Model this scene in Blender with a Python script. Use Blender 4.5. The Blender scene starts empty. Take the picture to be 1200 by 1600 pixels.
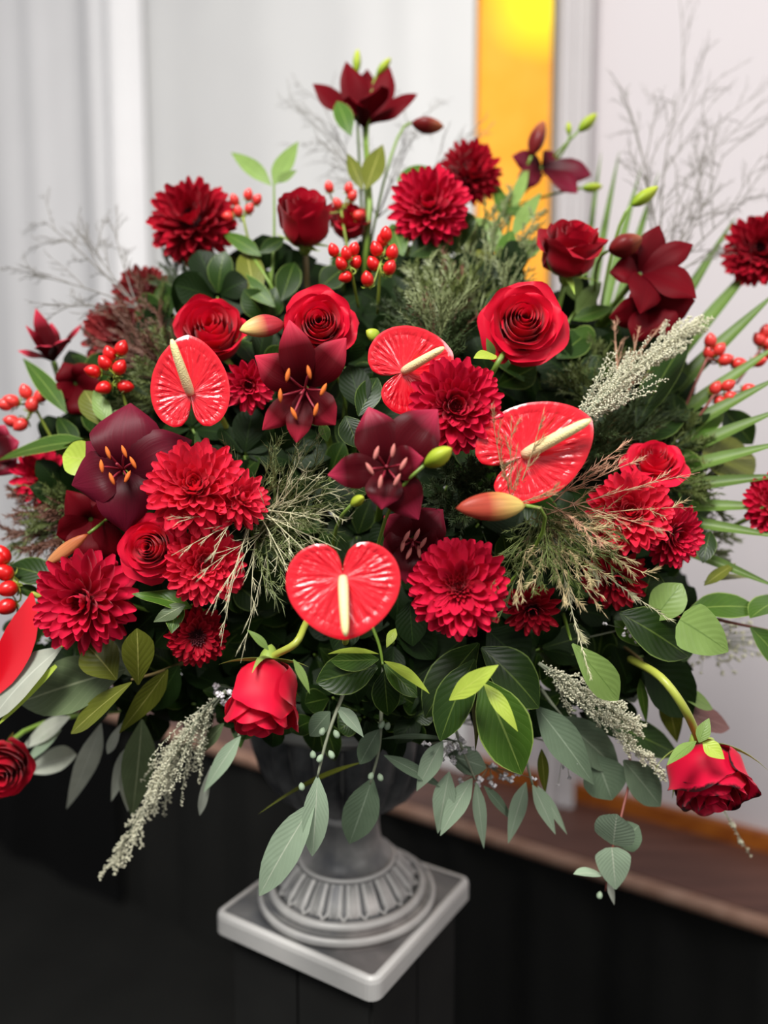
import bpy, math, random
import numpy as np
from mathutils import Vector, Matrix

random.seed(7)
rng = np.random.default_rng(7)
SC = bpy.context.scene
COL = SC.collection
PI = math.pi

# ------------------------------------------------------------------ camera, light, exposure
FPX = 1230.0
CAM = Vector((0, 0, 1.40))
PITCH = math.atan(125 / FPX)
cam = bpy.data.cameras.new('camera')
cam.sensor_fit = 'VERTICAL'
cam.sensor_height = 36.0
cam.lens = 36.0 * FPX / 1600.0
cam.clip_start = 0.02
cam.dof.use_dof = True
cam.dof.focus_distance = 0.612
cam.dof.aperture_fstop = 1.95
camo = bpy.data.objects.new('camera', cam)
COL.objects.link(camo)
camo.location = CAM
camo.rotation_euler = (PI / 2 - PITCH, 0, 0)
SC.camera = camo

w = bpy.data.worlds.new('world')
SC.world = w
w.use_nodes = True
w.node_tree.nodes['Background'].inputs[0].default_value = (0.96, 0.97, 1.0, 1)
w.node_tree.nodes['Background'].inputs[1].default_value = 0.38


def lamp(name, loc, target, size, power, colour=(1, 1, 1)):
    l = bpy.data.lights.new(name, 'AREA')
    l.shape = 'SQUARE'
    l.size = size
    l.energy = power
    l.color = colour
    o = bpy.data.objects.new(name, l)
    COL.objects.link(o)
    o.location = loc
    d = Vector(target) - Vector(loc)
    o.rotation_euler = d.to_track_quat('-Z', 'Y').to_euler()


lamp('key_light_front', (-0.5, -0.5, 3.0), (0, 0.8, 1.2), 0.7, 76, (1.0, 0.98, 0.95))  # unseen area light, added for soft light from above and in front
lamp('fill_light_side', (1.7, -0.9, 2.5), (0.5, 1.2, 1.0), 0.8, 24, (1.0, 0.97, 0.95))  # unseen fill light, added to even out the wall at right
SC.view_settings.view_transform = 'Standard'
SC.view_settings.look = 'None'
SC.view_settings.exposure = 0.0
SC.view_settings.gamma = 1.0
SC.view_settings.use_curve_mapping = False

# ------------------------------------------------------------------ pixel helpers
CF = Vector((0, math.cos(PITCH), -math.sin(PITCH)))
CU = Vector((0, math.sin(PITCH), math.cos(PITCH)))
CR = Vector((1, 0, 0))


def at(px, py, d):
    return CAM + d * (CF + CR * ((px - 600) / FPX) - CU * ((py - 800) / FPX))


def frame(px, py):
    T = -(CF + CR * ((px - 600) / FPX) - CU * ((py - 800) / FPX)).normalized()
    R = CU.cross(T).normalized()
    U = T.cross(R)
    return R, U, T


def dirv(px, py, f):
    R, U, T = frame(px, py)
    return (R * f[0] + U * f[1] + T * f[2]).normalized()


def D(px, py):
    """depth of the dome of flowers as seen from the front"""
    X = (px - 600) / 600
    Y = (850 - py) / 800 if py < 850 else (py - 850) / 500
    return 0.60 + 0.09 * X * X + (0.30 if py < 850 else 0.06) * Y * Y


# ------------------------------------------------------------------ materials
def lin(h):
    h = h.lstrip('#')
    return tuple(((c / 12.92) if c <= 0.04045 else ((c + 0.055) / 1.055) ** 2.4)
                 for c in (int(h[i:i + 2], 16) / 255 for i in (0, 2, 4))) + (1,)


class NT:
    def __init__(s, name):
        s.m = bpy.data.materials.new(name)
        s.m.use_nodes = True
        s.t = s.m.node_tree
        s.n = s.t.nodes
        s.b = s.n['Principled BSDF']
        s.out = s.n['Material Output']

    def new(s, kind, **kw):
        x = s.n.new(kind)
        for k, v in kw.items():
            setattr(x, k, v)
        return x

    def link(s, a, b):
        s.t.links.new(a, b)

    def mix(s, fac, a, b):
        x = s.new('ShaderNodeMix', data_type='RGBA')
        for sock, v in ((x.inputs[0], fac), (x.inputs[6], a), (x.inputs[7], b)):
            if isinstance(v, (tuple, float, int)):
                sock.default_value = v
            else:
                s.link(v, sock)
        return x.outputs[2]

    def math(s, op, a, b=None, c=None):
        x = s.new('ShaderNodeMath', operation=op)
        for i, v in enumerate((a, b, c)):
            if v is None:
                continue
            if isinstance(v, (float, int)):
                x.inputs[i].default_value = v
            else:
                s.link(v, x.inputs[i])
        return x.outputs[0]

    def ramp(s, fac, stops):
        x = s.new('ShaderNodeValToRGB')
        e = x.color_ramp.elements
        while len(e) < len(stops):
            e.new(0.5)
        for i, (p, c) in enumerate(stops):
            e[i].position = p
            e[i].color = c
        s.link(fac, x.inputs[0])
        return x.outputs[0]

    def noise(s, scale, detail=3, coord='Object', vec=None):
        x = s.new('ShaderNodeTexNoise')
        x.inputs['Scale'].default_value = scale
        x.inputs['Detail'].default_value = detail
        if vec is None:
            tc = s.new('ShaderNodeTexCoord')
            vec = tc.outputs[coord]
        s.link(vec, x.inputs['Vector'])
        return x.outputs['Fac']

    def bump(s, h, strength, dist):
        x = s.new('ShaderNodeBump')
        x.inputs['Strength'].default_value = strength
        x.inputs['Distance'].default_value = dist
        s.link(h, x.inputs['Height'])
        s.link(x.outputs[0], s.b.inputs['Normal'])

    def set(s, **kw):
        for k, v in kw.items():
            s.b.inputs[k.replace('_', ' ')].default_value = v

    def uv(s):
        u = s.new('ShaderNodeUVMap')
        sp = s.new('ShaderNodeSeparateXYZ')
        s.link(u.outputs[0], sp.inputs[0])
        return sp.outputs[0], sp.outputs[1]

    def vary(s, colour, amount):
        """a small random shift of hue and value from object to object"""
        oi = s.new('ShaderNodeObjectInfo')
        hs = s.new('ShaderNodeHueSaturation')
        v = s.math('MULTIPLY_ADD', oi.outputs['Random'], 2 * amount, 1 - amount)
        s.link(v, hs.inputs['Value'])
        if isinstance(colour, tuple):
            hs.inputs['Color'].default_value = colour
        else:
            s.link(colour, hs.inputs['Color'])
        return hs.outputs[0]


def plain(name, c, rough=0.5, vary=0.0, **kw):
    t = NT(name)
    t.set(Roughness=rough, **kw)
    if vary:
        t.link(t.vary(lin(c), vary), t.b.inputs['Base Color'])
    else:
        t.b.inputs['Base Color'].default_value = lin(c)
    return t.m


def translucent(t, colour, amount):
    """thin plant tissue lets a little light through"""
    tr = t.new('ShaderNodeBsdfTranslucent')
    if isinstance(colour, tuple):
        tr.inputs[0].default_value = colour
    else:
        t.link(colour, tr.inputs[0])
    mx = t.new('ShaderNodeMixShader')
    mx.inputs[0].default_value = amount
    t.link(t.b.outputs[0], mx.inputs[1])
    t.link(tr.outputs[0], mx.inputs[2])
    t.link(mx.outputs[0], t.out.inputs['Surface'])


def petal_mat(name, base, tip, rough=0.55, sheen=0.25, vary=0.15, p0=0.0, p1=1.0, streak=0.0, trans=0.15, rim=None, base2=None, spec=0.2):
    """base -> tip along the petal (uv v), fine lengthwise streaks (uv u)"""
    t = NT(name)
    u, v = t.uv()
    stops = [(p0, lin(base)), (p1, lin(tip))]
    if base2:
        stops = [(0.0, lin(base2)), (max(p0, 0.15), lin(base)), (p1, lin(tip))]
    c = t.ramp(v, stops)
    if rim:
        e = t.math('ABSOLUTE', t.math('SUBTRACT', u, 0.5))
        e = t.math('MAXIMUM', t.math('MULTIPLY', e, 2.0), v)
        nz = t.noise(90, 3)
        f = t.ramp(t.math('ADD', e, t.math('MULTIPLY_ADD', nz, 0.6, -0.305)), [(0.91, (0, 0, 0, 1)), (0.99, (1, 1, 1, 1))])
        c = t.mix(f, c, lin(rim))
    if streak:
        n = t.new('ShaderNodeTexNoise')
        n.inputs['Scale'].default_value = 1.0
        cmb = t.new('ShaderNodeCombineXYZ')
        t.link(t.math('MULTIPLY', u, 26.0), cmb.inputs[0])
        t.link(t.math('MULTIPLY', v, 1.5), cmb.inputs[1])
        t.link(cmb.outputs[0], n.inputs['Vector'])
        k = t.math('MULTIPLY_ADD', n.outputs['Fac'], streak * 2, 1 - streak)
        hs = t.new('ShaderNodeHueSaturation')
        t.link(k, hs.inputs['Value'])
        t.link(c, hs.inputs['Color'])
        c = hs.outputs[0]
        t.bump(n.outputs['Fac'], 0.25, 0.0006)
    c = t.vary(c, vary)
    t.link(c, t.b.inputs['Base Color'])
    t.set(Roughness=rough, Sheen_Weight=sheen, Sheen_Roughness=0.4)
    t.b.inputs['Specular IOR Level'].default_value = spec
    translucent(t, c, trans)
    return t.m


def leaf_mat(name, top, under, vein, rough=0.4, vary=0.2, side=9.0, trans=0.12, veinw=0.025, blotch=0.2, spec=0.28, rim=None):
    t = NT(name)
    u, v = t.uv()
    a = t.math('ABSOLUTE', t.math('SUBTRACT', u, 0.5))
    geo = t.new('ShaderNodeNewGeometry')
    c = t.mix(geo.outputs['Backfacing'], lin(top), lin(under))
    nz = t.noise(60, 4)
    hs = t.new('ShaderNodeHueSaturation')
    t.link(t.math('MULTIPLY_ADD', nz, 2 * blotch, 1 - blotch), hs.inputs['Value'])
    t.link(c, hs.inputs['Color'])
    c = t.vary(hs.outputs[0], vary)
    mid = t.ramp(a, [(veinw * 0.5, (1, 1, 1, 1)), (veinw, (0, 0, 0, 1))])
    c = t.mix(t.math('MULTIPLY', mid, 0.75), c, lin(vein))
    if rim:
        c = t.mix(t.ramp(a, [(0.465, (0, 0, 0, 1)), (0.48, (1, 1, 1, 1))]), c, lin(rim))
    h = a
    if side:
        ph = t.math('SUBTRACT', t.math('MULTIPLY', v, side), t.math('MULTIPLY', a, side * 0.75))
        fr = t.math('ABSOLUTE', t.math('SUBTRACT', t.math('FRACT', ph), 0.5))
        sv = t.ramp(fr, [(0.0, (1, 1, 1, 1)), (0.06, (0, 0, 0, 1))])
        c = t.mix(t.math('MULTIPLY', sv, 0.16), c, lin(vein))
        h = t.math('ADD', fr, t.math('MULTIPLY', nz, 0.3))
    t.link(c, t.b.inputs['Base Color'])
    t.bump(h, 0.25, 0.001)
    t.set(Roughness=rough)
    t.b.inputs['Specular IOR Level'].default_value = spec
    translucent(t, c, trans)
    return t.m


M = {}
M['rose'] = petal_mat('rose_petal', '#c40624', '#da0e32', 0.5, 0.12, 0.10, base2='#96041a', trans=0.25)
M['rose_dark'] = petal_mat('rose_petal_dark', '#9a0618', '#b40a26', 0.5, 0.12, 0.12, trans=0.22)
M['rose_pink'] = petal_mat('rose_petal_bright', '#d00a2c', '#e4163c', 0.5, 0.15, 0.1, trans=0.25)
M['rose_burnt'] = petal_mat('rose_petal_burnt', '#c80a2e', '#dc123e', 0.5, 0.12, 0.1, rim='#2a0408', trans=0.2)
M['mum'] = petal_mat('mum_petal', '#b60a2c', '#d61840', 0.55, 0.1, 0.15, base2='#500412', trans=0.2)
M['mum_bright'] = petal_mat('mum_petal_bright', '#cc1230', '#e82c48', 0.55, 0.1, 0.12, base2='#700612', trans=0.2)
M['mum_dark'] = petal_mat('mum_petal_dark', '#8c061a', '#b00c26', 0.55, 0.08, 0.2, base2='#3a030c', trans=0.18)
M['mum_dusk'] = petal_mat('mum_petal_dusky', '#7a1a20', '#963030', 0.6, 0.2, 0.2, base2='#3a1010', trans=0.15)
M['lily'] = petal_mat('lily_petal', '#48020a', '#640410', 0.55, 0.0, 0.15, streak=0.25, trans=0.15, spec=0.08)
M['lily_red'] = petal_mat('lily_petal_red', '#50020b', '#d83850', 0.5, 0.0, 0.12, p0=0.64, p1=1.0, streak=0.25, trans=0.15, spec=0.1, base2='#2a0106')
M['lily_wine'] = petal_mat('lily_petal_wine', '#480614', '#70182e', 0.45, 0.0, 0.1, p0=0.35, p1=1.0, streak=0.25, trans=0.12, spec=0.12, base2='#22020a')
M['bud_red'] = petal_mat('bud_red', '#a83038', '#e8d080', 0.4, 0, 0.05, p0=0.45, p1=0.95, streak=0.5, trans=0.05)
M['bud_brown'] = petal_mat('bud_brown', '#6a1a1a', '#a06040', 0.4, 0, 0.05, p0=0.5, p1=1.0, streak=0.4, trans=0.05)
M['bud_orange'] = petal_mat('bud_orange', '#9a4a28', '#c88a58', 0.4, 0, 0.05, streak=0.4, trans=0.05)
M['bud_green'] = petal_mat('bud_green', '#7a9a20', '#b8c040', 0.4, 0, 0.05, streak=0.25, trans=0.1)
M['bud_striped'] = petal_mat('bud_striped', '#e0c870', '#a04030', 0.4, 0, 0.05, p0=0.05, p1=0.6, streak=0.6, trans=0.05)
M['anther'] = plain('anther_orange', '#d86a20', 0.8, 0.1)
M['anther_pink'] = plain('anther_pink', '#c07068', 0.8, 0.1)
M['filament'] = plain('filament', '#8a2030', 0.5)
M['berry'] = plain('berry_red', '#d01818', 0.28, 0.12)
M['berry_coral'] = plain('berry_coral', '#d83a34', 0.3, 0.12)
M['calyx'] = plain('calyx_green', '#8a9a38', 0.5, 0.2)
M['stem'] = plain('stem_green', '#6e8a34', 0.45, 0.15)
M['stem_lime'] = plain('stem_lime', '#a8b048', 0.4)
M['stem_brown'] = plain('stem_brown', '#6a5a34', 0.6, 0.15)
M['stem_red'] = plain('stem_reddish', '#8a4a40', 0.5)
M['stem_grey'] = plain('stem_grey', '#8a9078', 0.6)
M['sepal'] = leaf_mat('sepal', '#9ab250', '#a8bc60', '#b0c070', 0.5, side=0)
M['leaf_dark'] = leaf_mat('leaf_dark', '#22380f', '#3a5018', '#5c7030', 0.36, side=8, spec=0.25, rim='#64783a')
M['leaf_mid'] = leaf_mat('leaf_mid', '#3e5c1c', '#587430', '#809648', 0.38, side=8, rim='#849a4c')
M['leaf_deep_shade'] = leaf_mat('leaf_deep_shade', '#14240a', '#1a2c0d', '#283c16', 0.5, side=8, spec=0.12, trans=0.06)  # shade between the flowers put into this leaf green
M['leaf_lime'] = leaf_mat('leaf_lime', '#a8bc48', '#c4d068', '#b4c058', 0.4, side=6, vary=0.05)
M['leaf_light'] = leaf_mat('leaf_light', '#76904a', '#869e56', '#5a7434', 0.42, side=7, vary=0.05)
M['leaf_olive'] = leaf_mat('leaf_olive', '#5c621e', '#767024', '#a4a258', 0.42, side=7, vary=0.1)
M['leaf_grey'] = leaf_mat('leaf_greygreen', '#5c6a4a', '#727e60', '#a8b08c', 0.45, side=9, vary=0.1)
M['leaf_euc'] = leaf_mat('leaf_eucalyptus', '#9cb094', '#acbca2', '#ccd4bc', 0.5, side=10, vary=0.08, blotch=0.1)
M['leaf_eucdark'] = leaf_mat('leaf_eucalyptus_dark', '#64765e', '#76886e', '#93a28a', 0.5, side=10, vary=0.1)
M['leaf_pale'] = leaf_mat('leaf_pale', '#b4b8a8', '#c2c4b8', '#d0d2c4', 0.5, side=0, vary=0.1)
M['leaf_plum'] = leaf_mat('leaf_plum', '#7a5450', '#84605a', '#94726a', 0.45, side=6, vary=0.05)
M['palm'] = leaf_mat('palm_leaflet', '#5c7636', '#6e8844', '#92a660', 0.42, side=0, vary=0.2)
M['grass_fine'] = plain('grass_fine', '#848e60', 0.5, 0.15)
M['grass_pale'] = plain('grass_pale', '#c8c4a0', 0.5, 0.1)
M['grass_tan'] = plain('grass_tan', '#b8a67c', 0.5, 0.1)
M['grass_rose'] = plain('grass_rose', '#c09478', 0.5, 0.1)
M['grass_olive'] = plain('grass_olive', '#5e6a34', 0.6, 0.15)
M['grass_dark'] = plain('grass_dark', '#3c4c26', 0.6, 0.2)
M['grass_brown'] = plain('grass_brown', '#6a4434', 0.6, 0.15)
M['twig_grey'] = plain('twig_grey', '#75716a', 0.7, 0.1)
M['silver'] = plain('silver_bud', '#d2cfb4', 0.7, 0.06)
M['white_blossom'] = plain('white_blossom', '#e4dee0', 0.6, 0.05)
M['mum_core'] = plain('mum_core', '#4a0612', 0.7)


def spathe_mat():
    t = NT('spathe_red')
    u, v = t.uv()
    cmb = t.new('ShaderNodeCombineXYZ')
    t.link(t.math('MULTIPLY', u, 44.0), cmb.inputs[0])
    t.link(t.math('MULTIPLY', v, 3.0), cmb.inputs[1])
    n = t.noise(1.0, 2, vec=cmb.outputs[0])
    pk = t.ramp(v, [(0.0, (0.15,) * 3 + (1,)), (0.55, (0.5,) * 3 + (1,)), (0.8, (1,) * 3 + (1,)), (0.95, (0.1,) * 3 + (1,))])
    c = t.mix(t.math('MULTIPLY', t.ramp(v, [(0.0, (1, 1, 1, 1)), (0.28, (0, 0, 0, 1))]), 0.4), t.mix(n, lin('#cc051b'), lin('#e00e26')), lin('#ee484e'))
    t.link(c, t.b.inputs['Base Color'])
    t.set(Roughness=0.3, Coat_Weight=0.75, Coat_Roughness=0.10)
    t.bump(t.math('MULTIPLY', n, pk), 0.7, 0.004)
    return t.m


def spadix_mat():
    t = NT('spadix_cream')
    u, v = t.uv()
    vo = t.new('ShaderNodeTexVoronoi')
    vo.inputs['Scale'].default_value = 900
    tc = t.new('ShaderNodeTexCoord')
    t.link(tc.outputs['Object'], vo.inputs['Vector'])
    c = t.ramp(v, [(0.0, lin('#ecc09a')), (0.3, lin('#f0d8a0')), (1.0, lin('#ece4a0'))])
    t.link(c, t.b.inputs['Base Color'])
    t.set(Roughness=0.55)
    t.bump(vo.outputs['Distance'], 0.5, 0.0006)
    return t.m


M['spathe'] = spathe_mat()
M['spadix'] = spadix_mat()


def urn_mat(wear=False):
    t = NT('urn_rubbed_metal')
    n1 = t.noise(9, 5)
    n2 = t.noise(38, 4)
    c = t.ramp(t.math('ADD', t.math('MULTIPLY', n1, 0.6), t.math('MULTIPLY', n2, 0.4)),
               [(0.36, lin('#55565a')), (0.50, lin('#82817e')), (0.64, lin('#b4b0ac'))])
    c = t.mix(t.ramp(t.noise(5.5, 3), [(0.56, (0, 0, 0, 1)), (0.72, (0.5, 0.5, 0.5, 1))]), c, lin('#a08c86'))
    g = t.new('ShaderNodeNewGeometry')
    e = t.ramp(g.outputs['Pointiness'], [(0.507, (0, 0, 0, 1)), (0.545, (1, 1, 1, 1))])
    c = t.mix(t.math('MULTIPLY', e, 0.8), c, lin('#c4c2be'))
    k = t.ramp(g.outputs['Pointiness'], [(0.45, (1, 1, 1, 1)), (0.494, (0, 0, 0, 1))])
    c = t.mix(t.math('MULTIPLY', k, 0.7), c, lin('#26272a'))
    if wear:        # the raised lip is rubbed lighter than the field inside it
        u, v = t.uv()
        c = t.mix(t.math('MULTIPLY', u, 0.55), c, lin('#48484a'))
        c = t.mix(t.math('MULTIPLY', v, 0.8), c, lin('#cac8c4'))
    t.link(c, t.b.inputs['Base Color'])
    t.set(Roughness=0.45, Metallic=0.15)
    t.bump(n2, 0.2, 0.002)
    return t.m


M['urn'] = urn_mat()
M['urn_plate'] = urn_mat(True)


def urn_dark_mat():
    t = NT('urn_dark_metal')
    n2 = t.noise(30, 4)
    c = t.ramp(n2, [(0.35, lin('#3a3b3e')), (0.7, lin('#6e6e6e'))])
    t.link(c, t.b.inputs['Base Color'])
    t.set(Roughness=0.5, Metallic=0.1)
    return t.m


M['urn_dark'] = urn_dark_mat()


def cloth_mat(name, c1, c2, rough=0.85, scale=6.0, weave=True, trans=0.0):
    t = NT(name)
    c = t.mix(t.noise(scale, 3), lin(c1), lin(c2))
    t.link(c, t.b.inputs['Base Color'])
    t.set(Roughness=rough)
    t.b.inputs['Specular IOR Level'].default_value = 0.15
    if weave:
        t.bump(t.noise(500, 2), 0.15, 0.001)
    return t.m


M['drape'] = cloth_mat('white_cloth', '#dbdad9', '#e3e2e0')
M['drape_grey'] = cloth_mat('greyish_white_cloth', '#b9b4b4', '#c6c1c1')
M['drape_side'] = cloth_mat('white_cloth_sheer', '#eeecec', '#f6f4f4')
M['wall'] = cloth_mat('white_wall_paint', '#cbc4c6', '#d3cccd', 0.7, 2.0, False)
M['black_cloth'] = cloth_mat('black_cloth', '#171716', '#242422', 0.95, 5)
M['black_carpet'] = cloth_mat('black_carpet', '#151514', '#222220', 1.0, 5)
M['plinth'] = cloth_mat('plinth_black', '#151515', '#242422', 0.7, 12)


def wood_mat(name, c1, c2, rough, stretch=(1, 12, 12)):
    t = NT(name)
    tc = t.new('ShaderNodeTexCoord')
    mp = t.new('ShaderNodeMapping')
    mp.inputs['Scale'].default_value = stretch
    t.link(tc.outputs['Object'], mp.inputs[0])
    n = t.noise(4, 5, vec=mp.outputs[0])
    t.link(t.ramp(n, [(0.3, lin(c1)), (0.7, lin(c2))]), t.b.inputs['Base Color'])
    t.set(Roughness=rough)
    t.bump(n, 0.1, 0.002)
    return t.m


M['wood_brown'] = wood_mat('wood_brown', '#4a2c24', '#6e483c', 0.45)
M['wood_edge'] = wood_mat('wood_worn_edge', '#8a6450', '#b08c78', 0.6)
M['wood_orange'] = wood_mat('wood_varnish', '#8a4410', '#b0641e', 0.4)


def amber_mat(px, pz):
    """amber glass, lit from behind"""
    t = NT('amber_glass')
    n = t.noise(2.6, 4)
    n2 = t.noise(9, 3)
    tc = t.new('ShaderNodeTexCoord')
    sp = t.new('ShaderNodeSeparateXYZ')
    t.link(tc.outputs['Object'], sp.inputs[0])
    c = t.ramp(t.math('ADD', t.math('MULTIPLY', n, 0.7), t.math('MULTIPLY', n2, 0.3)),
               [(0.30, lin('#bc7a20')), (0.42, lin('#e09428')), (0.58, lin('#eaa43c')), (0.75, lin('#f4bc5c'))])
    # the clear yellow pieces of the pattern: a disc high up and a chip low down
    vd = t.new('ShaderNodeVectorMath', operation='DISTANCE')
    t.link(tc.outputs['Object'], vd.inputs[0])
    vd.inputs[1].default_value = (px, 0.0, pz)
    disc = t.ramp(t.math('ADD', vd.outputs['Value'], t.math('MULTIPLY', n, 0.10)), [(0.12, (1, 1, 1, 1)), (0.22, (0, 0, 0, 1))])
    c = t.mix(disc, c, lin('#ffdc2a'))
    t.link(c, t.b.inputs['Base Color'])
    t.link(c, t.b.inputs['Emission Color'])
    t.set(Emission_Strength=0.52, Roughness=0.2)
    return t.m


M['frame_dark'] = plain('frame_dark', '#7a6a50', 0.5)

# ------------------------------------------------------------------ mesh building
WM = {}      # world matrices of what is built


class MB:
    def __init__(s):
        s.v, s.f, s.uv = [], [], []

    def add(s, V, F, UV=None):
        o = len(s.v)
        s.v.extend(tuple(p) for p in V)
        s.f.extend(tuple(i + o for i in q) for q in F)
        s.uv.extend(UV if UV is not None else [(0.5, 0.5)] * len(V))
        return s

    def mesh(s, name, mat, smooth=True, origin=(0, 0, 0)):
        me = bpy.data.meshes.new(name)
        v = np.array(s.v, dtype=float) - np.array(origin, dtype=float)
        me.from_pydata(v.tolist(), [], s.f)
        uvl = me.uv_layers.new(name='UVMap')
        li = np.empty(len(me.loops), dtype=np.int32)
        me.loops.foreach_get('vertex_index', li)
        uvl.data.foreach_set('uv', np.array(s.uv, dtype=np.float32)[li].ravel())
        if smooth:
            me.polygons.foreach_set('use_smooth', np.ones(len(me.polygons), dtype=bool))
        me.materials.append(mat)
        return me


def thing(name, label, cat, loc, group=None):
    o = bpy.data.objects.new(name, None)
    o.empty_display_size = 0.01
    COL.objects.link(o)
    o.location = loc
    o['label'] = label
    o['category'] = cat
    if group:
        o['group'] = group
    WM[o] = Matrix.Translation(Vector(loc))
    return o


def put(name, me, parent, mw):
    """an object with mesh ME and world matrix MW under PARENT"""
    o = bpy.data.objects.new(name, me)
    COL.objects.link(o)
    if parent is not None:
        o.parent = parent
        o.matrix_basis = WM[parent].inverted() @ mw
    else:
        o.matrix_basis = mw
    WM[o] = mw
    return o


def part(name, mb, mat, parent, smooth=True, kind=None, label=None):
    """MB holds world coordinates; the part's origin is its parent's origin"""
    c = WM[parent].translation if parent is not None else Vector((0, 0, 0))
    o = put(name, mb.mesh(name, mat, smooth, c), parent, Matrix.Translation(c))
    if kind:
        o['kind'] = kind
    if label:
        o['label'] = label
    return o


def structure(name, mb, mat, parent=None, smooth=False):
    o = part(name, mb, mat, parent, smooth)
    if parent is None:
        o['kind'] = 'structure'
    return o


def grid(fn, nu, nv):
    V, F, UV = [], [], []
    for j in range(nv + 1):
        for i in range(nu + 1):
            u, v = i / nu, j / nv
            V.append(fn(u, v))
            UV.append((u, v))
    for j in range(nv):
        for i in range(nu):
            a = j * (nu + 1) + i
            F.append((a, a + 1, a + nu + 2, a + nu + 1))
    return V, F, UV


def tube(pts, radii, n=6, cap=True):
    pts = [Vector(p) for p in pts]
    V, F, UV = [], [], []
    a = None
    m = len(pts)
    for i, p in enumerate(pts):
        t = (pts[min(i + 1, m - 1)] - pts[max(i - 1, 0)]).normalized()
        if a is None:
            a = t.orthogonal().normalized()
        a = (a - t * a.dot(t)).normalized()
        b = t.cross(a)
        r = radii[i] if hasattr(radii, '__len__') else radii
        for k in range(n):
            th = 2 * PI * k / n
            V.append(p + (a * math.cos(th) + b * math.sin(th)) * r)
            UV.append((k / n, i / (m - 1)))
    for i in range(m - 1):
        for k in range(n):
            k2 = (k + 1) % n
            F.append((i * n + k, i * n + k2, (i + 1) * n + k2, (i + 1) * n + k))
    if cap:
        F.append(tuple(range(n - 1, -1, -1)))
        F.append(tuple((m - 1) * n + k for k in range(n)))
    return V, F, UV


def bez(p0, p1, p2, n):
    return [p0 * (1 - t) ** 2 + p1 * 2 * t * (1 - t) + p2 * t * t for t in (i / n for i in range(n + 1))]


def revolve(profile, n, centre=(0, 0), mod=None):
    V, F, UV = [], [], []
    m = len(profile)
    for i, (r, z) in enumerate(profile):
        for k in range(n):
            th = 2 * PI * k / n
            rr = r if mod is None else mod(r, z, th)
            V.append((centre[0] + rr * math.cos(th), centre[1] + rr * math.sin(th), z))
            UV.append((k / n, i / (m - 1)))
    for i in range(m - 1):
        for k in range(n):
            k2 = (k + 1) % n
            F.append((i * n + k, i * n + k2, (i + 1) * n + k2, (i + 1) * n + k))
    return V, F, UV


def box(c, ax, ay, az):
    """centre and three half axes"""
    c, ax, ay, az = map(Vector, (c, ax, ay, az))
    V = [c + ax * i + ay * j + az * k for k in (-1, 1) for j in (-1, 1) for i in (-1, 1)]
    F = [(0, 2, 3, 1), (4, 5, 7, 6), (0, 1, 5, 4), (2, 6, 7, 3), (0, 4, 6, 2), (1, 3, 7, 5)]
    return V, F, None


PROF = {
    'ovate': [0.06, .42, .74, .93, 1, .95, .80, .50, .03],
    'obovate': [0.06, .30, .55, .78, .94, 1, .93, .66, .05],
    'lance': [0.05, .48, .82, .98, .95, .80, .58, .32, .02],
    'round': [0.10, .72, .95, 1, 1, .95, .82, .55, .04],
    'heart': [0.35, .95, 1, .96, .88, .76, .58, .34, .03],
    'lily': [0.22, .46, .72, .92, 1, .95, .78, .46, .03],
    'palm': [0.40, .70, .92, 1, 1, .92, .76, .46, .03],
    'sepal': [0.9, 1, .9, .74, .58, .44, .30, .16, .02],
    'ribbon': [1, 1, 1, 1, 1, 1, 1, 1, 1],
    'spoon': [.28, .42, .58, .76, .92, 1, .98, .80, .30],
}
PT = [i / 8 for i in range(9)]


def blade(p0, p1, p2, width, nrm, prof='ovate', cup=0.15, nu=4, nv=9, curl=0.0, wave=0.0, ph=0.0):
    """a leaf or a petal along a curved spine; NRM is roughly its upper face's normal"""
    pr = PROF[prof]
    V, F, UV = [], [], []
    pts = bez(p0, p1, p2, nv)
    for j in range(nv + 1):
        t = j / nv
        T = (2 * (1 - t) * (p1 - p0) + 2 * t * (p2 - p1))
        T = T.normalized() if T.length > 1e-9 else (p2 - p0).normalized()
        S = T.cross(nrm)
        S = S.normalized() if S.length > 1e-6 else T.orthogonal()
        N = S.cross(T)
        wd = width * 0.5 * float(np.interp(t, PT, pr))
        for i in range(nu + 1):
            u = 2 * i / nu - 1
            h = cup * wd * (abs(u) ** 1.6) + wave * wd * math.sin(7 * t + ph + (1.5 if u > 0 else 0)) * abs(u) - curl * wd * (abs(u) ** 4) * t
            V.append(pts[j] + S * (u * wd) + N * h)
            UV.append((i / nu, t))
    for j in range(nv):
        for i in range(nu):
            a = j * (nu + 1) + i
            F.append((a, a + 1, a + nu + 2, a + nu + 1))
    return V, F, UV


def ico(c, r, sq=None):
    """small octahedral blob"""
    c = Vector(c)
    V = [c + Vector(d) * r for d in ((1, 0, 0), (-1, 0, 0), (0, 1, 0), (0, -1, 0), (0, 0, 1), (0, 0, -1))]
    F = [(0, 2, 4), (2, 1, 4), (1, 3, 4), (3, 0, 4), (2, 0, 5), (1, 2, 5), (3, 1, 5), (0, 3, 5)]
    return V, F, None


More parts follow.
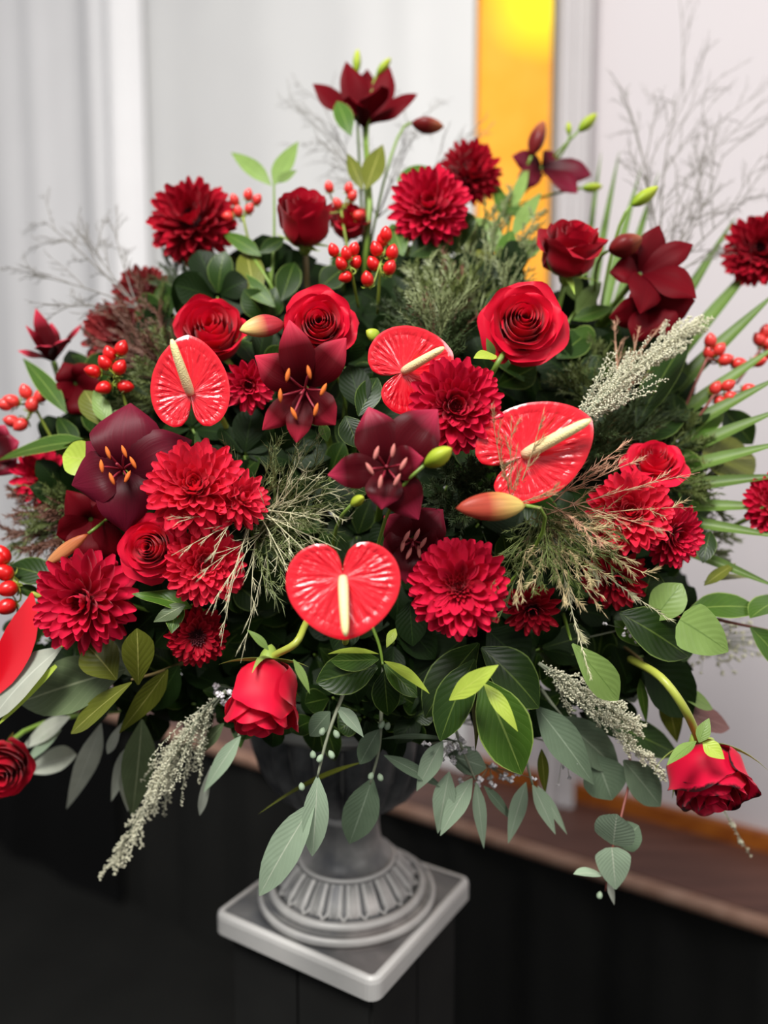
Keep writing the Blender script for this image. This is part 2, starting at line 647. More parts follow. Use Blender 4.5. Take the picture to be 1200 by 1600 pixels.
def spindle(p0, p1, r, n=8, m=7, prof=None, ribs=0, ribd=0.0):
    """closed ovoid from p0 to p1 (berries, buds, spadices)"""
    ax = (p1 - p0)
    L = ax.length
    ax = ax / L
    a = ax.orthogonal().normalized()
    b = ax.cross(a)
    V, F, UV = [p0], [], [(0.5, 0)]
    for i in range(1, m):
        t = i / m
        rr = r * (math.sin(PI * t) ** 0.75 if prof is None else float(np.interp(t, np.linspace(0, 1, len(prof)), prof)))
        for k in range(n):
            th = 2 * PI * k / n
            q = rr * (1 + ribd * math.cos(ribs * th))
            V.append(p0 + ax * (L * t) + (a * math.cos(th) + b * math.sin(th)) * q)
            UV.append((k / n, t))
    V.append(p1)
    UV.append((0.5, 1))
    for k in range(n):
        F.append((0, 1 + (k + 1) % n, 1 + k))
        e = 1 + (m - 2) * n
        F.append((e + k, e + (k + 1) % n, len(V) - 1))
    for i in range(m - 2):
        for k in range(n):
            a0 = 1 + i * n
            F.append((a0 + k, a0 + (k + 1) % n, a0 + n + (k + 1) % n, a0 + n + k))
    return V, F, UV


def head_matrix(px, py, d, face, spin=0.0, up=None):
    z = dirv(px, py, face)
    R, U, T = frame(px, py)
    y = Vector(up) if up is not None else U
    y = y - z * y.dot(z)
    if y.length < 0.05:
        y = T - z * T.dot(z)
    y.normalize()
    x = y.cross(z)
    m = Matrix((x, y, z)).transposed()
    m = m @ Matrix.Rotation(spin, 3, 'Z')
    return Matrix.Translation(at(px, py, d)) @ m.to_4x4()


URN = Vector((-0.040, 0.811, 0.90))


def foam():
    a = random.uniform(0, 2 * PI)
    r = 0.05 * math.sqrt(random.random())
    return Vector((URN.x + r * math.cos(a), URN.y + r * math.sin(a), 1.075 + random.uniform(0, 0.035)))


def stem_pts(head, axis, foot, n=10, reach=0.35):
    L = (head - foot).length
    return bez(foot, head - axis * (L * reach), head, n)


# ------------------------------------------------------------------ the room
TH = math.radians(34.5)
WU = Vector((math.cos(TH), -math.sin(TH), 0))     # along the back wall, to the right
WN = Vector((-math.sin(TH), -math.cos(TH), 0))    # out of the wall, towards the room
ZL = 0.60                                         # top of the platform step behind the plinth
W0 = at(885, 1240, 1)
W0 = CAM + (W0 - CAM) * ((ZL - CAM.z) / (W0.z - CAM.z))


def wall_s(px, py=200, off=0.0):
    """distance along the wall (offset OFF in front of it) met by the ray through a pixel"""
    r = at(px, py, 1) - CAM
    o = W0 + WN * off
    # CAM + k r = o + s WU  (horizontal components)
    A = np.array([[r.x, -WU.x], [r.y, -WU.y]])
    k, s = np.linalg.solve(A, np.array([o.x - CAM.x, o.y - CAM.y]))
    return s


def wpt(s, off, z):
    p = W0 + WU * s + WN * off
    return Vector((p.x, p.y, z))


mb = MB().add(*box((0, 2.5, -0.05), (7.5, 0, 0), (0, 6, 0), (0, 0, 0.05)))
structure('floor', mb, M['black_carpet'])
mb = MB().add(*box(wpt(-1.5, -0.05, 1.75), WU * 7.0, WN * 0.05, (0, 0, 1.75)))
structure('wall_back', mb, M['wall'])
# platform step: brown board with a worn nosing over a black skirt
mb = MB().add(*box(wpt(-0.5, 0.1175, ZL - 0.0125), WU * 4.0, WN * 0.1175, (0, 0, 0.0125)))
step = structure('floor_platform', mb, M['wood_brown'])
mb = MB().add(*tube([wpt(-4.5, 0.245, ZL - 0.012), wpt(3.5, 0.245, ZL - 0.012)], 0.0135, 10))
structure('trim_1', mb, M['wood_edge'])


def skirt(u, v):
    s = -4.5 + 8 * u
    return wpt(s, 0.210 + 0.012 * math.sin(s * 31) + 0.006 * math.sin(s * 73), v * (ZL - 0.026))


structure('trim_2', MB().add(*grid(skirt, 320, 2)), M['black_cloth'], smooth=True)
mb = MB().add(*box(wpt(-0.5, 0.010, ZL + 0.017), WU * 4.0, WN * 0.010, (0, 0, 0.017)))
structure('baseboard_back', mb, M['wood_orange'])


def drape(name, label, px0, px1, off, folds, mat, z0=ZL + 0.002, z1=3.45, nu=160, py=200, px0b=None, px1b=None):
    s0, s1 = wall_s(px0, py, off), wall_s(px1, py, off)
    t = thing(name, label, 'drape', wpt((s0 + s1) / 2, off, z0))

    def f(u, v):
        s = s0 + (s1 - s0) * u
        h = 0.0
        for (c, wd, amp) in folds:          # folds: centre, width (in pixels of the top edge), depth
            cs = wall_s(c, py, off)
            ws = abs(wall_s(c + wd / 2, py, off) - wall_s(c - wd / 2, py, off))
            x = (s - cs) / ws + 0.10 * math.sin(2.2 * v + c)
            h += amp * math.exp(-x * x * 2.5)
        return wpt(s, off + h, z0 + (z1 - z0) * v)
    part('cloth', MB().add(*grid(f, nu, 10)), mat, t)

    def g(u, v):
        p = Vector(f(u, 0))
        return p + WN * 0.004 * (1 - v) + Vector((0, 0, 0.03 * v))
    part('hem', MB().add(*grid(g, nu, 1)), mat, t)
    return t


drape('white_drape', 'gathered white cloth drape hanging in soft vertical folds at far left', -260, 229, 0.05,
      [(-200, 60, .05), (-110, 60, .06), (-30, 70, .05), (25, 40, .03), (60, 26, .02), (170, 36, .05), (203, 24, .06), (120, 30, -.015)], M['drape_side'])
drape('white_drape', 'smooth white cloth drape stretched flat between gathered drape and amber window', 226, 741, 0.03,
      [(245, 40, .012), (420, 60, .006), (560, 60, .008), (640, 40, .006)], M['drape'], nu=120)
drape('white_drape', 'narrow greyish white drape hanging in folds beside the amber window', 868, 925, 0.05,
      [(884, 14, .03), (905, 12, .02), (920, 10, .015)], M['drape_grey'], nu=60)

M['black_drape'] = cloth_mat('black_drape_cloth', '#060606', '#0c0c0c', 0.95, 6)
drape('black_drape', 'black cloth hanging over the platform front at far left', -330, 190, 0.235, [(-200, 60, .03), (-60, 50, .03), (40, 40, .03), (120, 50, .02)], M['black_drape'], z0=0.002, z1=0.585, py=1400)

# amber window strip with a slim frame
s0, s1 = wall_s(741, 200, .012), wall_s(869, 200, .012)
wm = Matrix.Translation(wpt(s0, 0.012, 0)) @ Matrix((WU, -WN, Vector((0, 0, 1)))).transposed().to_4x4()
L = s1 - s0
ray = at(868, -40, 1) - CAM
q = wpt(wall_s(868, -40, .012), .012, 0)
M['amber'] = amber_mat(wall_s(868, -40, .012) - s0, CAM.z + ray.z * (q.y - CAM.y) / ray.y)
fb = MB()
for x in (0.004, L - 0.004):
    fb.add(*box((x, 0, 2.5), (0.004, 0, 0), (0, 0.012, 0), (0, 0, 1.0)))
for z in (1.505, 3.495):
    fb.add(*box((L / 2, 0, z), (L / 2, 0, 0), (0, 0.012, 0), (0, 0, 0.005)))
win = put('window_1', fb.mesh('window_frame', M['frame_dark'], False), None, wm)
win['kind'] = 'structure'
put('pane', MB().add(*box((L / 2, 0.004, 2.5), (L / 2 - 0.006, 0, 0), (0, 0.003, 0), (0, 0, 0.99))).mesh('pane', M['amber'], False), win, wm)

# ------------------------------------------------------------------ plinth and urn
ang = math.radians(-32)
UX = Vector((math.cos(ang), math.sin(ang), 0))
UY = Vector((-math.sin(ang), math.cos(ang), 0))
UZ = Vector((0, 0, 1))


def rounded_slab(half, rad, z0, z1, bev, centre, rows=None):
    ring = []
    for cx, cy, a0 in ((1, 1, 0), (-1, 1, PI / 2), (-1, -1, PI), (1, -1, 3 * PI / 2)):
        for k in range(6):
            a = a0 + k * PI / 10
            ring.append((cx, cy, math.cos(a), math.sin(a)))
    V, F = [], []
    lv = rows or [(0, z0), (0, z1 - bev), (bev * 0.3, z1 - bev * 0.3), (bev, z1)]
    n = len(ring)
    for (ins, z) in lv:
        for (cx, cy, ca, sa) in ring:
            r = max(rad - ins, 0.001)
            x = cx * (half - rad) + r * ca
            y = cy * (half - rad) + r * sa
            V.append(Vector(centre) + UX * x + UY * y + UZ * (z - centre[2]))
    for i in range(len(lv) - 1):
        for k in range(n):
            F.append((i * n + k, i * n + (k + 1) % n, (i + 1) * n + (k + 1) % n, (i + 1) * n + k))
    F.append(tuple(range(n - 1, -1, -1)))
    F.append(tuple((len(lv) - 1) * n + k for k in range(n)))
    if rows:
        UVW = [(0, 0), (0, .35), (0, 1), (0, 1), (.2, .7), (.6, 0), (1, 0)]
        return V, F, [UVW[min(i // n, 6)] for i in range(len(V))]
    return V, F, None


PZ = 0.878
pl = thing('black_plinth', 'tall black boarded plinth carrying the grey urn', 'plinth', (URN.x, URN.y, 0))
hw = 0.088
part('core', MB().add(*box((URN.x, URN.y, PZ / 2), UX * (hw - .006), UY * (hw - .006), (0, 0, PZ / 2 - .001))), M['plinth'], pl, False)
for sgn, A, B in ((-1, UX, UY), (1, UX, UY), (-1, UY, UX), (1, UY, UX)):
    for k in range(2):
        o = (k - 0.5) * hw * 0.98
        c = URN + A * (sgn * (hw - .004)) + B * o
        part('board', MB().add(*box((c.x, c.y, PZ / 2), A * .004, B * (hw * 0.475), (0, 0, PZ / 2 - .002))), M['plinth'], pl, False)

urn = thing('pedestal_urn', 'weathered grey metal pedestal urn with fluted bowl on square base', 'urn', (URN.x, URN.y, PZ))
C2 = (URN.x, URN.y)
z = 0.90
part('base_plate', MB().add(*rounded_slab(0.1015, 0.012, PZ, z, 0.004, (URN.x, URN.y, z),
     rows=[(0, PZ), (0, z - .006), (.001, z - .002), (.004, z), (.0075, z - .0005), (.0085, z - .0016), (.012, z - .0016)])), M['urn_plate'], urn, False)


def arc(r0, r1, zc, h, n=8):
    return [((r0 + r1) / 2 + (r0 - r1) / 2 * math.cos(PI * k / n), zc + h * math.sin(PI * k / n)) for k in range(n + 1)]


# foot: two ring mouldings, a domed apron with raised leaves, then the neck
prof = [(0.0935, z - .002), (0.0935, z + .002)] + [(0.0925 + .0035 * math.cos(a), z + .0055 + .0045 * math.sin(a)) for a in np.linspace(-.9, 2.2, 9)]
prof += [(0.0865, z + .0095), (0.0845, z + .0100)] + [(0.0805 + .0045 * math.cos(a), z + .0135 + .0050 * math.sin(a)) for a in np.linspace(-.7, 2.4, 9)]
prof += [(0.0735, z + .0150)]
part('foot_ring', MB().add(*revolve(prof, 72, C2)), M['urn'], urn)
prof = [(0.0745, z + .012), (0.0735, z + .0155), (0.069, z + .021), (0.062, z + .029), (0.056, z + .036), (0.0515, z + .0415)]
part('foot_dome', MB().add(*revolve(prof, 72, C2)), M['urn_dark'], urn)
NLEAF = 22
for k in range(NLEAF):
    a = 2 * PI * k / NLEAF

    def fl(u, v, a=a):
        r = 0.0725 - 0.020 * v
        zz = np.interp(v, [0, .2, .5, .8, 1], [z + .0175, z + .0225, z + .0300, z + .0365, z + .0405])
        wd = (2 * PI / NLEAF) * 0.40 * (1 if v > .12 else 0.72)
        du = (u - .5) * 2
        lift = 0.0028 * (1 - abs(du) ** 4) + 0.0012 * (1 if abs(abs(du) - .72) < .15 else 0) - (.002 if v == 0 else 0)
        th = a + wd * du
        rr = r + lift * .7
        return (C2[0] + rr * math.cos(th), C2[1] + rr * math.sin(th), float(zz) + lift * .7)
    V, F, UV = grid(fl, 8, 6)
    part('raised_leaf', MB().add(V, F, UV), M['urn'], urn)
    tip = Vector((C2[0] + .0745 * math.cos(a + PI / NLEAF), C2[1] + .0745 * math.sin(a + PI / NLEAF), z + .0172))
    rad = Vector((math.cos(a + PI / NLEAF), math.sin(a + PI / NLEAF), 0))
    tg = Vector((-rad.y, rad.x, 0))
    kb = MB()
    for q in (-1, 1):
        kb.add(*tube([tip + rad * .002, tip - rad * .0025 + tg * q * .0035 + UZ * .003, tip - rad * .006 + tg * q * .0042 + UZ * .0075], [.0014, .0013, .0006], 5))
    part('scroll', kb, M['urn'], urn)
prof = [(0.052, z + .040)] + [(0.0505 + .0025 * math.cos(a), z + .0435 + .0028 * math.sin(a)) for a in np.linspace(-1.2, 1.9, 7)]
prof += [(0.0455, z + .049), (0.0405, z + .054), (0.0375, z + .061), (0.0355, z + .072), (0.0345, z + .084), (0.0350, z + .092), (0.0365, z + .096), (0.0365, z + .100), (0.032, z + .103)]
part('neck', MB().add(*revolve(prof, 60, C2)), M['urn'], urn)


def flute(r, zz, th):
    k = min(1, max(0, (zz - (z + .103)) / .02)) * min(1, max(0, (z + .205 - zz) / .01))
    return r * (1 + 0.15 * k * (abs(math.cos(th * 11)) ** 0.55 - 0.6))


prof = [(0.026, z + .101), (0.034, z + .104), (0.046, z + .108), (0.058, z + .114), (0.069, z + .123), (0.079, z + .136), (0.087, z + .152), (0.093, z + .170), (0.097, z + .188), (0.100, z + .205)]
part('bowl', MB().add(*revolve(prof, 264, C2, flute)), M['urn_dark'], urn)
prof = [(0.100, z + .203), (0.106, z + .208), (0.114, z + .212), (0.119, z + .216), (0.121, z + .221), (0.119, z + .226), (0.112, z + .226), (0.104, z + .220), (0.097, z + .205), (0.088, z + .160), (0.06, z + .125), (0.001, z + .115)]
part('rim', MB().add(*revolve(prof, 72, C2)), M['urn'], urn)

# ------------------------------------------------------------------ roses
def rose_petal(k, n, op):
    s = k / (n - 1)
    if s < 0.4:
        q0 = s / 0.4
        R = 0.0048 + 0.0125 * q0
        Wd = 2.4 - 0.9 * q0
        H = (0.0470 + 0.0055 * op) - 0.0045 * op * q0
        q = 0.0
    else:
        q = (s - 0.4) / 0.6
        R = 0.0175 + (0.004 + 0.0080 * op) * q
        Wd = 1.42 - 0.22 * q
        H = (0.0468 + 0.0010 * op) - (0.001 + 0.0145 * op * op) * q
        q0 = 1.0
    flare = (0.0135 * op) * q ** 0.8
    jit = random.uniform(-1, 1)
    H *= 1 + 0.03 * jit

    def f(u, v):
        x = 2 * u - 1
        r = R * math.sin(PI / 2 * min(1, 0.10 + v * (1.45 + 1.5 * q))) ** (0.8 - 0.25 * q)
        r *= 1 + 0.10 * x
        r *= 1 - (0.16 + 0.30 * op - 0.30 * op * q0) * (1 - q) * v ** 2.2
        c = max(0, (v - 0.55) / 0.45)
        c = c * c * (3 - 2 * c)
        r += 0.0022 * (1 - q) * max(0, (v - .78) / .22) ** 1.6
        edge = abs(x) ** 3
        r += flare * c * (0.80 + 0.45 * (1 - x * x)) + (0.0050 * q * op) * edge * v
        wv = 0.45 + 0.55 * math.sin(PI / 2 * min(1, v / 0.5))
        if v > 0.7:
            wv *= math.sqrt(max(0.05, 1 - 0.62 * ((v - 0.7) / 0.3) ** 2))
        zz = H * v - (0.0100 * op) * q * c ** 1.7 - H * 0.12 * x * x * v * v - 0.007 * q * op * edge * v
        zz += 0.0014 * math.sin(4 * x + 3 * jit) * v * v * (0.3 + q)
        th = Wd * x * wv
        r += 0.0010 * math.sin(6 * x + 5 * jit) * v * (.2 + q)
        return (r * math.cos(th), r * math.sin(th), zz)
    return grid(f, 12, 10)


def rose_set(name, mat, op, n=26):
    out = []
    for k in range(n):
        me = MB().add(*rose_petal(k, n, op)).mesh('petal', mat)
        out.append((me, k * 2.39996 + random.uniform(-.15, .15)))
    return out


ROSES = {}
ROSE_R = {'open': 0.0445, 'half': 0.0335, 'bud': 0.0255, 'barrel': 0.0275}
OP = {'open': 1.0, 'half': 0.55, 'bud': 0.22, 'barrel': 0.32}
NPET = {'open': 26, 'half': 20, 'bud': 17, 'barrel': 16}


def rose(label, px, py, size, face, kind='open', mat='rose', dd=0.0, spin=0.0, via=None, sepals=5, stem='stem', squash=1.0, sepal=1.0):
    key = (kind, mat)
    if key not in ROSES:
        ROSES[key] = rose_set('rose', M[mat], OP[kind], NPET[kind])
    d = D(px, py) + dd
    sc = size * d / FPX / 2 / ROSE_R[kind]
    H = head_matrix(px, py, d, face, spin)
    ax = H.to_3x3() @ Vector((0, 0, 1))
    H = Matrix.Translation(-ax * 0.026 * sc) @ H @ Matrix.Diagonal((sc, sc, sc * squash, 1))
    base = H.translation.copy()
    foot = foam()
    if via:
        pts = [at(*p) for p in via]
        foot = pts[0]
        pts = pts + [base]
        sp = []
        for i in range(len(pts) - 1):       # catmull-rom through the given points
            p0, p1, p2, p3 = pts[max(i - 1, 0)], pts[i], pts[i + 1], (pts[i + 2] if i + 2 < len(pts) else base + ax * 0.03)
            for k in range(5):
                t = k / 5
                sp.append(0.5 * ((2 * p1) + (p2 - p0) * t + (2 * p0 - 5 * p1 + 4 * p2 - p3) * t * t + (3 * p1 - p0 - 3 * p2 + p3) * t ** 3))
        sp.append(base)
    else:
        sp = stem_pts(base, ax, foot)
    t = thing('rose', label, 'rose', foot)
    for me, a in ROSES[key]:
        put('petal', me, t, H @ Matrix.Rotation(a, 4, 'Z'))
    part('stem', MB().add(*tube(sp, 0.0028 * sc, 8)), M[stem], t)
    part('rose_hip', MB().add(*spindle(base - ax * 0.014 * sc, base + ax * 0.005 * sc, 0.0075 * sc, 12, 8, [0, .45, .7, .9, 1, 1, .9, .6])), M['sepal'], t)
    R3 = H.to_3x3()
    for k in range(sepals):
        a = k * 2 * PI / 5 + 0.3
        rd = (R3 @ Vector((math.cos(a), math.sin(a), 0))).normalized()
        b = random.uniform(-0.2, 1.0) * (1 if sepal == 1 else .45)
        p1 = base + (rd * .020 - ax * .001) * sc * sepal
        p2 = base + (rd * (.031 + .005 * b) + ax * (.018 - .028 * b)) * sc * sepal
        part('sepal', MB().add(*blade(base + (rd * .003 - ax * .002) * sc, p1, p2, .0095 * sc * sepal, ax, 'sepal', 0.3, 4, 7)), M['sepal'], t)
    return t


# ------------------------------------------------------------------ chrysanthemums
def mum_petal_mesh(mat, wd, curve, cup):
    p0, p1, p2 = Vector((0, 0, 0)), Vector((0, 0.6, -0.05)), Vector((0, 1.0, curve))
    return MB().add(*blade(p0, p1, p2, wd, Vector((0, 0, 1)), 'spoon', cup, 4, 6)).mesh('petal', mat)


MUMS = {}
ROWS = {
    'flat': [(104, 22, .98), (92, 24, 1.0), (80, 22, .96), (68, 20, .88), (55, 17, .76), (42, 14, .62), (30, 9, .5)],
    'ball': [(126, 15, .90), (112, 20, .96), (98, 21, 1.0), (84, 20, .98), (70, 18, .93), (56, 15, .85), (42, 11, .72), (28, 8, .60)],
    'daisy': [(102, 22, .98), (92, 24, 1.0), (82, 23, .95), (72, 21, .86), (62, 18, .74)],
    'small': [(110, 14, .9), (95, 15, 1.0), (80, 14, .95), (62, 12, .85), (44, 9, .7), (28, 6, .58)],
}


def mum(label, px, py, size, face, rows='flat', mat='mum', dd=0.0, spin=0.0, wd=.265, name='chrysanthemum'):
    if mat not in MUMS:
        MUMS[mat] = [mum_petal_mesh(M[mat], w_, c, cu) for (w_, c, cu) in ((.30, .20, .55), (.34, .28, .65), (.28, .10, .45))]
        cb = MB()
        for i in range(46):
            a = i * 2.39996
            th = math.radians(6 + 46 * math.sqrt(i / 46))
            dr = Vector((math.sin(th) * math.cos(a), math.sin(th) * math.sin(a), math.cos(th)))
            n_ = Vector((-math.cos(th) * math.cos(a), -math.cos(th) * math.sin(a), math.sin(th)))
            l = 0.36 + 0.14 * (i / 46)
            cb.add(*blade(dr * .1, dr * l * .6, dr * l + n_ * .05, .11, n_, 'spoon', .5, 2, 3))
        cb.add(*spindle(Vector((0, 0, -.32)), Vector((0, 0, .26)), .30, 12, 8))
        MUMS[mat].append(cb.mesh('flower_center', M['mum_dark' if mat == 'mum' else 'mum_core' if mat == 'mum_dark' else mat]))  # darker center: deeper red plus shade put into the colour
    d = D(px, py) + dd
    sc = size * d / FPX / 2
    H = head_matrix(px, py, d, face, spin)
    ax = H.to_3x3() @ Vector((0, 0, 1))
    H = Matrix.Translation(-ax * 0.25 * sc) @ H @ Matrix.Scale(sc, 4)
    base = H.translation.copy()
    foot = foam()
    t = thing(name, label, 'chrysanthemum', foot)
    for (th0, cnt, ln) in ROWS[rows]:
        a0 = random.uniform(0, 6)
        for k in range(cnt):
            a = a0 + 2 * PI * (k + random.uniform(-.18, .18)) / cnt
            th = math.radians(th0 + random.uniform(-6, 6))
            y = Vector((math.sin(th) * math.cos(a), math.sin(th) * math.sin(a), math.cos(th)))
            zz = Vector((-math.cos(th) * math.cos(a), -math.cos(th) * math.sin(a), math.sin(th)))
            x = y.cross(zz)
            l = ln * random.uniform(.90, 1.06)
            wf = wd / .30 * random.uniform(.9, 1.15) * (0.75 + .25 * th0 / 100)
            m3 = Matrix((x * wf, y * l, zz * l)).transposed()
            put('petal', MUMS[mat][random.randrange(3)], t, H @ Matrix.Translation(y * .06) @ m3.to_4x4())
    o = put('flower_center', MUMS[mat][3], t, H)
    part('stem', MB().add(*tube(stem_pts(base, ax, foot), 0.0024, 6)), M['stem'], t)
    cb = MB().add(*spindle(base - ax * .42 * sc, base - ax * .12 * sc, .30 * sc, 10, 6))
    part('calyx', cb, M['calyx'], t)
    return t


# ------------------------------------------------------------------ lilies
def bud_part(t, p0, p1, r, mat, label=None):
    o = part('bud', MB().add(*spindle(p0, p1, r, 18, 12, [0, .45, .7, .88, .98, 1, .95, .85, .68, .45, 0], 3, .10)), M[mat], t, label=label)
    return o


def lily(label, c, face, petals, mat='lily', anther='anther', stamen=0.04, buds=(), leaves=(), via=None, dcen=0.015, spread=.35):
    """C: centre pixel (px, py, dd).  petals: (tip px, tip py, dd, width px[, bulge])"""
    px, py, dd = c
    d = D(px, py) + dd
    C0 = at(px, py, d + dcen)
    ax = dirv(px, py, face)
    foot = foam()
    t = thing('lily', label, 'lily', foot)
    sp = [at(*p) for p in via] + [C0] if via else stem_pts(C0, ax, foot)
    part('stem', MB().add(*tube(sp, 0.003, 8)), M['stem'], t)
    for i, pt in enumerate(petals):
        tx, ty, td, wpx = pt[:4]
        bulge = pt[4] if len(pt) > 4 else 0.5
        tip = at(tx, ty, d + td + (.010 if stamen else 0))
        L = (tip - C0).length
        p1 = C0 + (tip - C0) * 0.45 + ax * L * bulge
        base = C0 + (tip - C0).normalized() * .002
        me = blade(base, p1, tip, wpx * d / FPX, ax + (C0 - tip).normalized() * .25, 'lily', 0.28, 6, 12, curl=.6, wave=.14, ph=i * 1.7)
        part('petal', MB().add(*me), M[mat], t)
    R, U, T = frame(px, py)
    x = ax.orthogonal().normalized()
    y = ax.cross(x)
    if stamen:
        for k in range(6):
            a = k * PI / 3 + .4
            rd = x * math.cos(a) + y * math.sin(a)
            tip = C0 + ax * stamen * random.uniform(.9, 1.05) + rd * stamen * spread
            s = part('stamen', MB().add(*tube(bez(C0, C0 + ax * stamen * .6, tip, 6), [.0009] * 6 + [.0006], 5)), M['filament'], t)
            ad = (U * .9 + R * random.uniform(-.6, .6)).normalized()
            part('anther', MB().add(*spindle(tip - ad * .0055, tip + ad * .0055, .0017, 7, 6)), M[anther], s)
        p = C0 + ax * stamen * 1.1
        s = part('pistil', MB().add(*tube([C0, C0 + ax * stamen * .6, p], [.0014, .0011, .0012], 6)), M['filament'], t)
    for b in buds:      # (base px, py, dd, tip px, py, dd, width px, mat)
        p0, p1 = at(b[0], b[1], d + b[2]), at(b[3], b[4], d + b[5])
        bud_part(t, p0, p1, b[6] * d / FPX / 2, b[7])
        L = (p1 - p0).normalized()
        j = sp[-3] if len(sp) > 3 else sp[0]
        part('bud_stalk', MB().add(*tube(bez(j, p0 - L * .02, p0, 6), .0015, 6)), M['stem'], t)
    for lf in leaves:
        add_leaf(t, *lf)
    return t


def bud_thing(label, p0, p1, wpx, mat, name='lily_bud', sepals=0):
    """a closed lily bud on a stalk of its own; p = (px, py, depth)"""
    a, b = at(*p0), at(*p1)
    ax = (b - a).normalized()
    foot = foam()
    t = thing(name, label, 'lily bud', foot)
    bud_part(t, a, b, wpx * p0[2] / FPX / 2, mat)
    part('stalk', MB().add(*tube(stem_pts(a, ax, foot, reach=.2), .0014, 6)), M['stem'], t)
    return t


# ------------------------------------------------------------------ leaves
def add_leaf(t, b, tip, wpx, kind='ovate', mat='leaf_mid', face=(0, .3, 1), bend=.12, cup=.15, wave=.03, label=None, name='leaf', curl=0.0):
    """b, tip = (px, py, depth); bend lifts the middle along the leaf's face"""
    p0, p2 = at(*b), at(*tip)
    n = dirv((b[0] + tip[0]) / 2, (b[1] + tip[1]) / 2, face)
    L = (p2 - p0).length
    p1 = (p0 + p2) / 2 + n * (L * bend)
    o = part(name, MB().add(*blade(p0, p1, p2, wpx * (b[2] + tip[2]) / 2 / FPX, n, kind, cup, 6, 12, wave=wave, ph=random.uniform(0, 6), curl=curl)), M[mat], t, label=label)
    return o


def branch(name, label, cat, stem, leaves, smat='stem', r=.0016, group=None, berries=None):
    """stem: list of (px, py, depth) from the arrangement's heart outwards"""
    pts = [at(*p) for p in stem]
    t = thing(name, label, cat, pts[0], group)
    sp = []
    for i in range(len(pts) - 1):
        p0, p1, p2, p3 = pts[max(i - 1, 0)], pts[i], pts[i + 1], pts[min(i + 2, len(pts) - 1)]
        for k in range(5):
            q = k / 5
            sp.append(0.5 * ((2 * p1) + (p2 - p0) * q + (2 * p0 - 5 * p1 + 4 * p2 - p3) * q * q + (3 * p1 - p0 - 3 * p2 + p3) * q ** 3))
    sp.append(pts[-1])
    part('stem', MB().add(*tube(sp, [r * (1.2 - .6 * i / len(sp)) for i in range(len(sp))], 6)), M[smat], t)
    for lf in leaves:
        add_leaf(t, *lf[:3], **lf[3])
    return t


# ------------------------------------------------------------------ anthuriums
HEART = [(0, 1.0), (12, .95), (30, .86), (50, .79), (70, .75), (90, .73), (110, .72), (130, .70), (148, .65), (160, .57), (170, .42), (176, .24), (180, .10)]
HA, HR = [h[0] for h in HEART], [h[1] for h in HEART]


def anthurium(label, px, py, tipv, length, face, dd=0.0, spad=(0, 0), wide=1.0, stemvia=None, cupz=.12, spr=.05):
    """PX, PY: where the spadix meets the spathe; tipv: image direction of the tip; spad: pixel offset of the spadix tip"""
    d = D(px, py) + dd
    sc = length * d / FPX
    R, U, T = frame(px, py)
    zax = dirv(px, py, face)
    y = R * tipv[0] + U * tipv[1]
    y = (y - zax * y.dot(zax)).normalized()
    x = y.cross(zax)
    O = at(px, py, d)
    V, F, UV = [O.copy()], [], [(.5, 0)]
    NA, NR = 120, 18
    for j in range(1, NR + 1):
        q = j / NR
        for k in range(NA):
            a = -180 + 360 * (k + .5) / NA
            rr = float(np.interp(abs(a), HA, HR)) * q
            ar = math.radians(a)
            X, Y = rr * math.sin(ar) * wide, rr * math.cos(ar)
            h = cupz * (rr ** 2) - .10 * max(0, q - .72) ** 2 * 6
            vein = math.cos(ar * 10) * math.sin(PI * min(1, q * 1.05)) * .007 * (1 if q > .15 else 0)
            puck = math.cos(ar * 34 + 6 * q) * max(0, math.sin(PI * (q - .45) / .5)) * .014 if q > .45 and q < .95 else 0
            tipb = -.12 * max(0, Y - .7) ** 2 * 4
            lobe = .10 * max(0, -Y) ** 1.0 * (1 - abs(math.sin(ar)))
            V.append(O + (x * X + y * Y + zax * (h + vein + puck + tipb + lobe)) * sc)
            UV.append(((k + .5) / NA, q))
    for k in range(NA - 1):
        F.append((0, 1 + k, 2 + k))
    for j in range(NR - 1):
        for k in range(NA - 1):
            a0 = 1 + j * NA + k
            F.append((a0, a0 + NA, a0 + NA + 1, a0 + 1))
    foot = foam()
    t = thing('anthurium', label, 'anthurium', foot)
    part('spathe', MB().add(V, F, UV), M['spathe'], t)
    tip = at(px + spad[0], py + spad[1], d - .022)
    b0 = O + zax * .001
    mid = (b0 + tip) / 2 + zax * .006
    pts = bez(b0, mid, tip, 14)
    rad = [length * d / FPX * spr * k for k in (.85, 1.0, 1.05, 1.05, 1.02, 1, .98, .95, .92, .88, .84, .8, .74, .6, .25)]
    part('spadix', MB().add(*tube(pts, rad, 14)), M['spadix'], t)
    sp = [at(*p) for p in stemvia] + [O - zax * .002] if stemvia else stem_pts(O - zax * .002, (zax - y * .6).normalized(), foot)
    part('stem', MB().add(*tube(sp, .0026, 8)), M['stem_lime'], t)
    return t


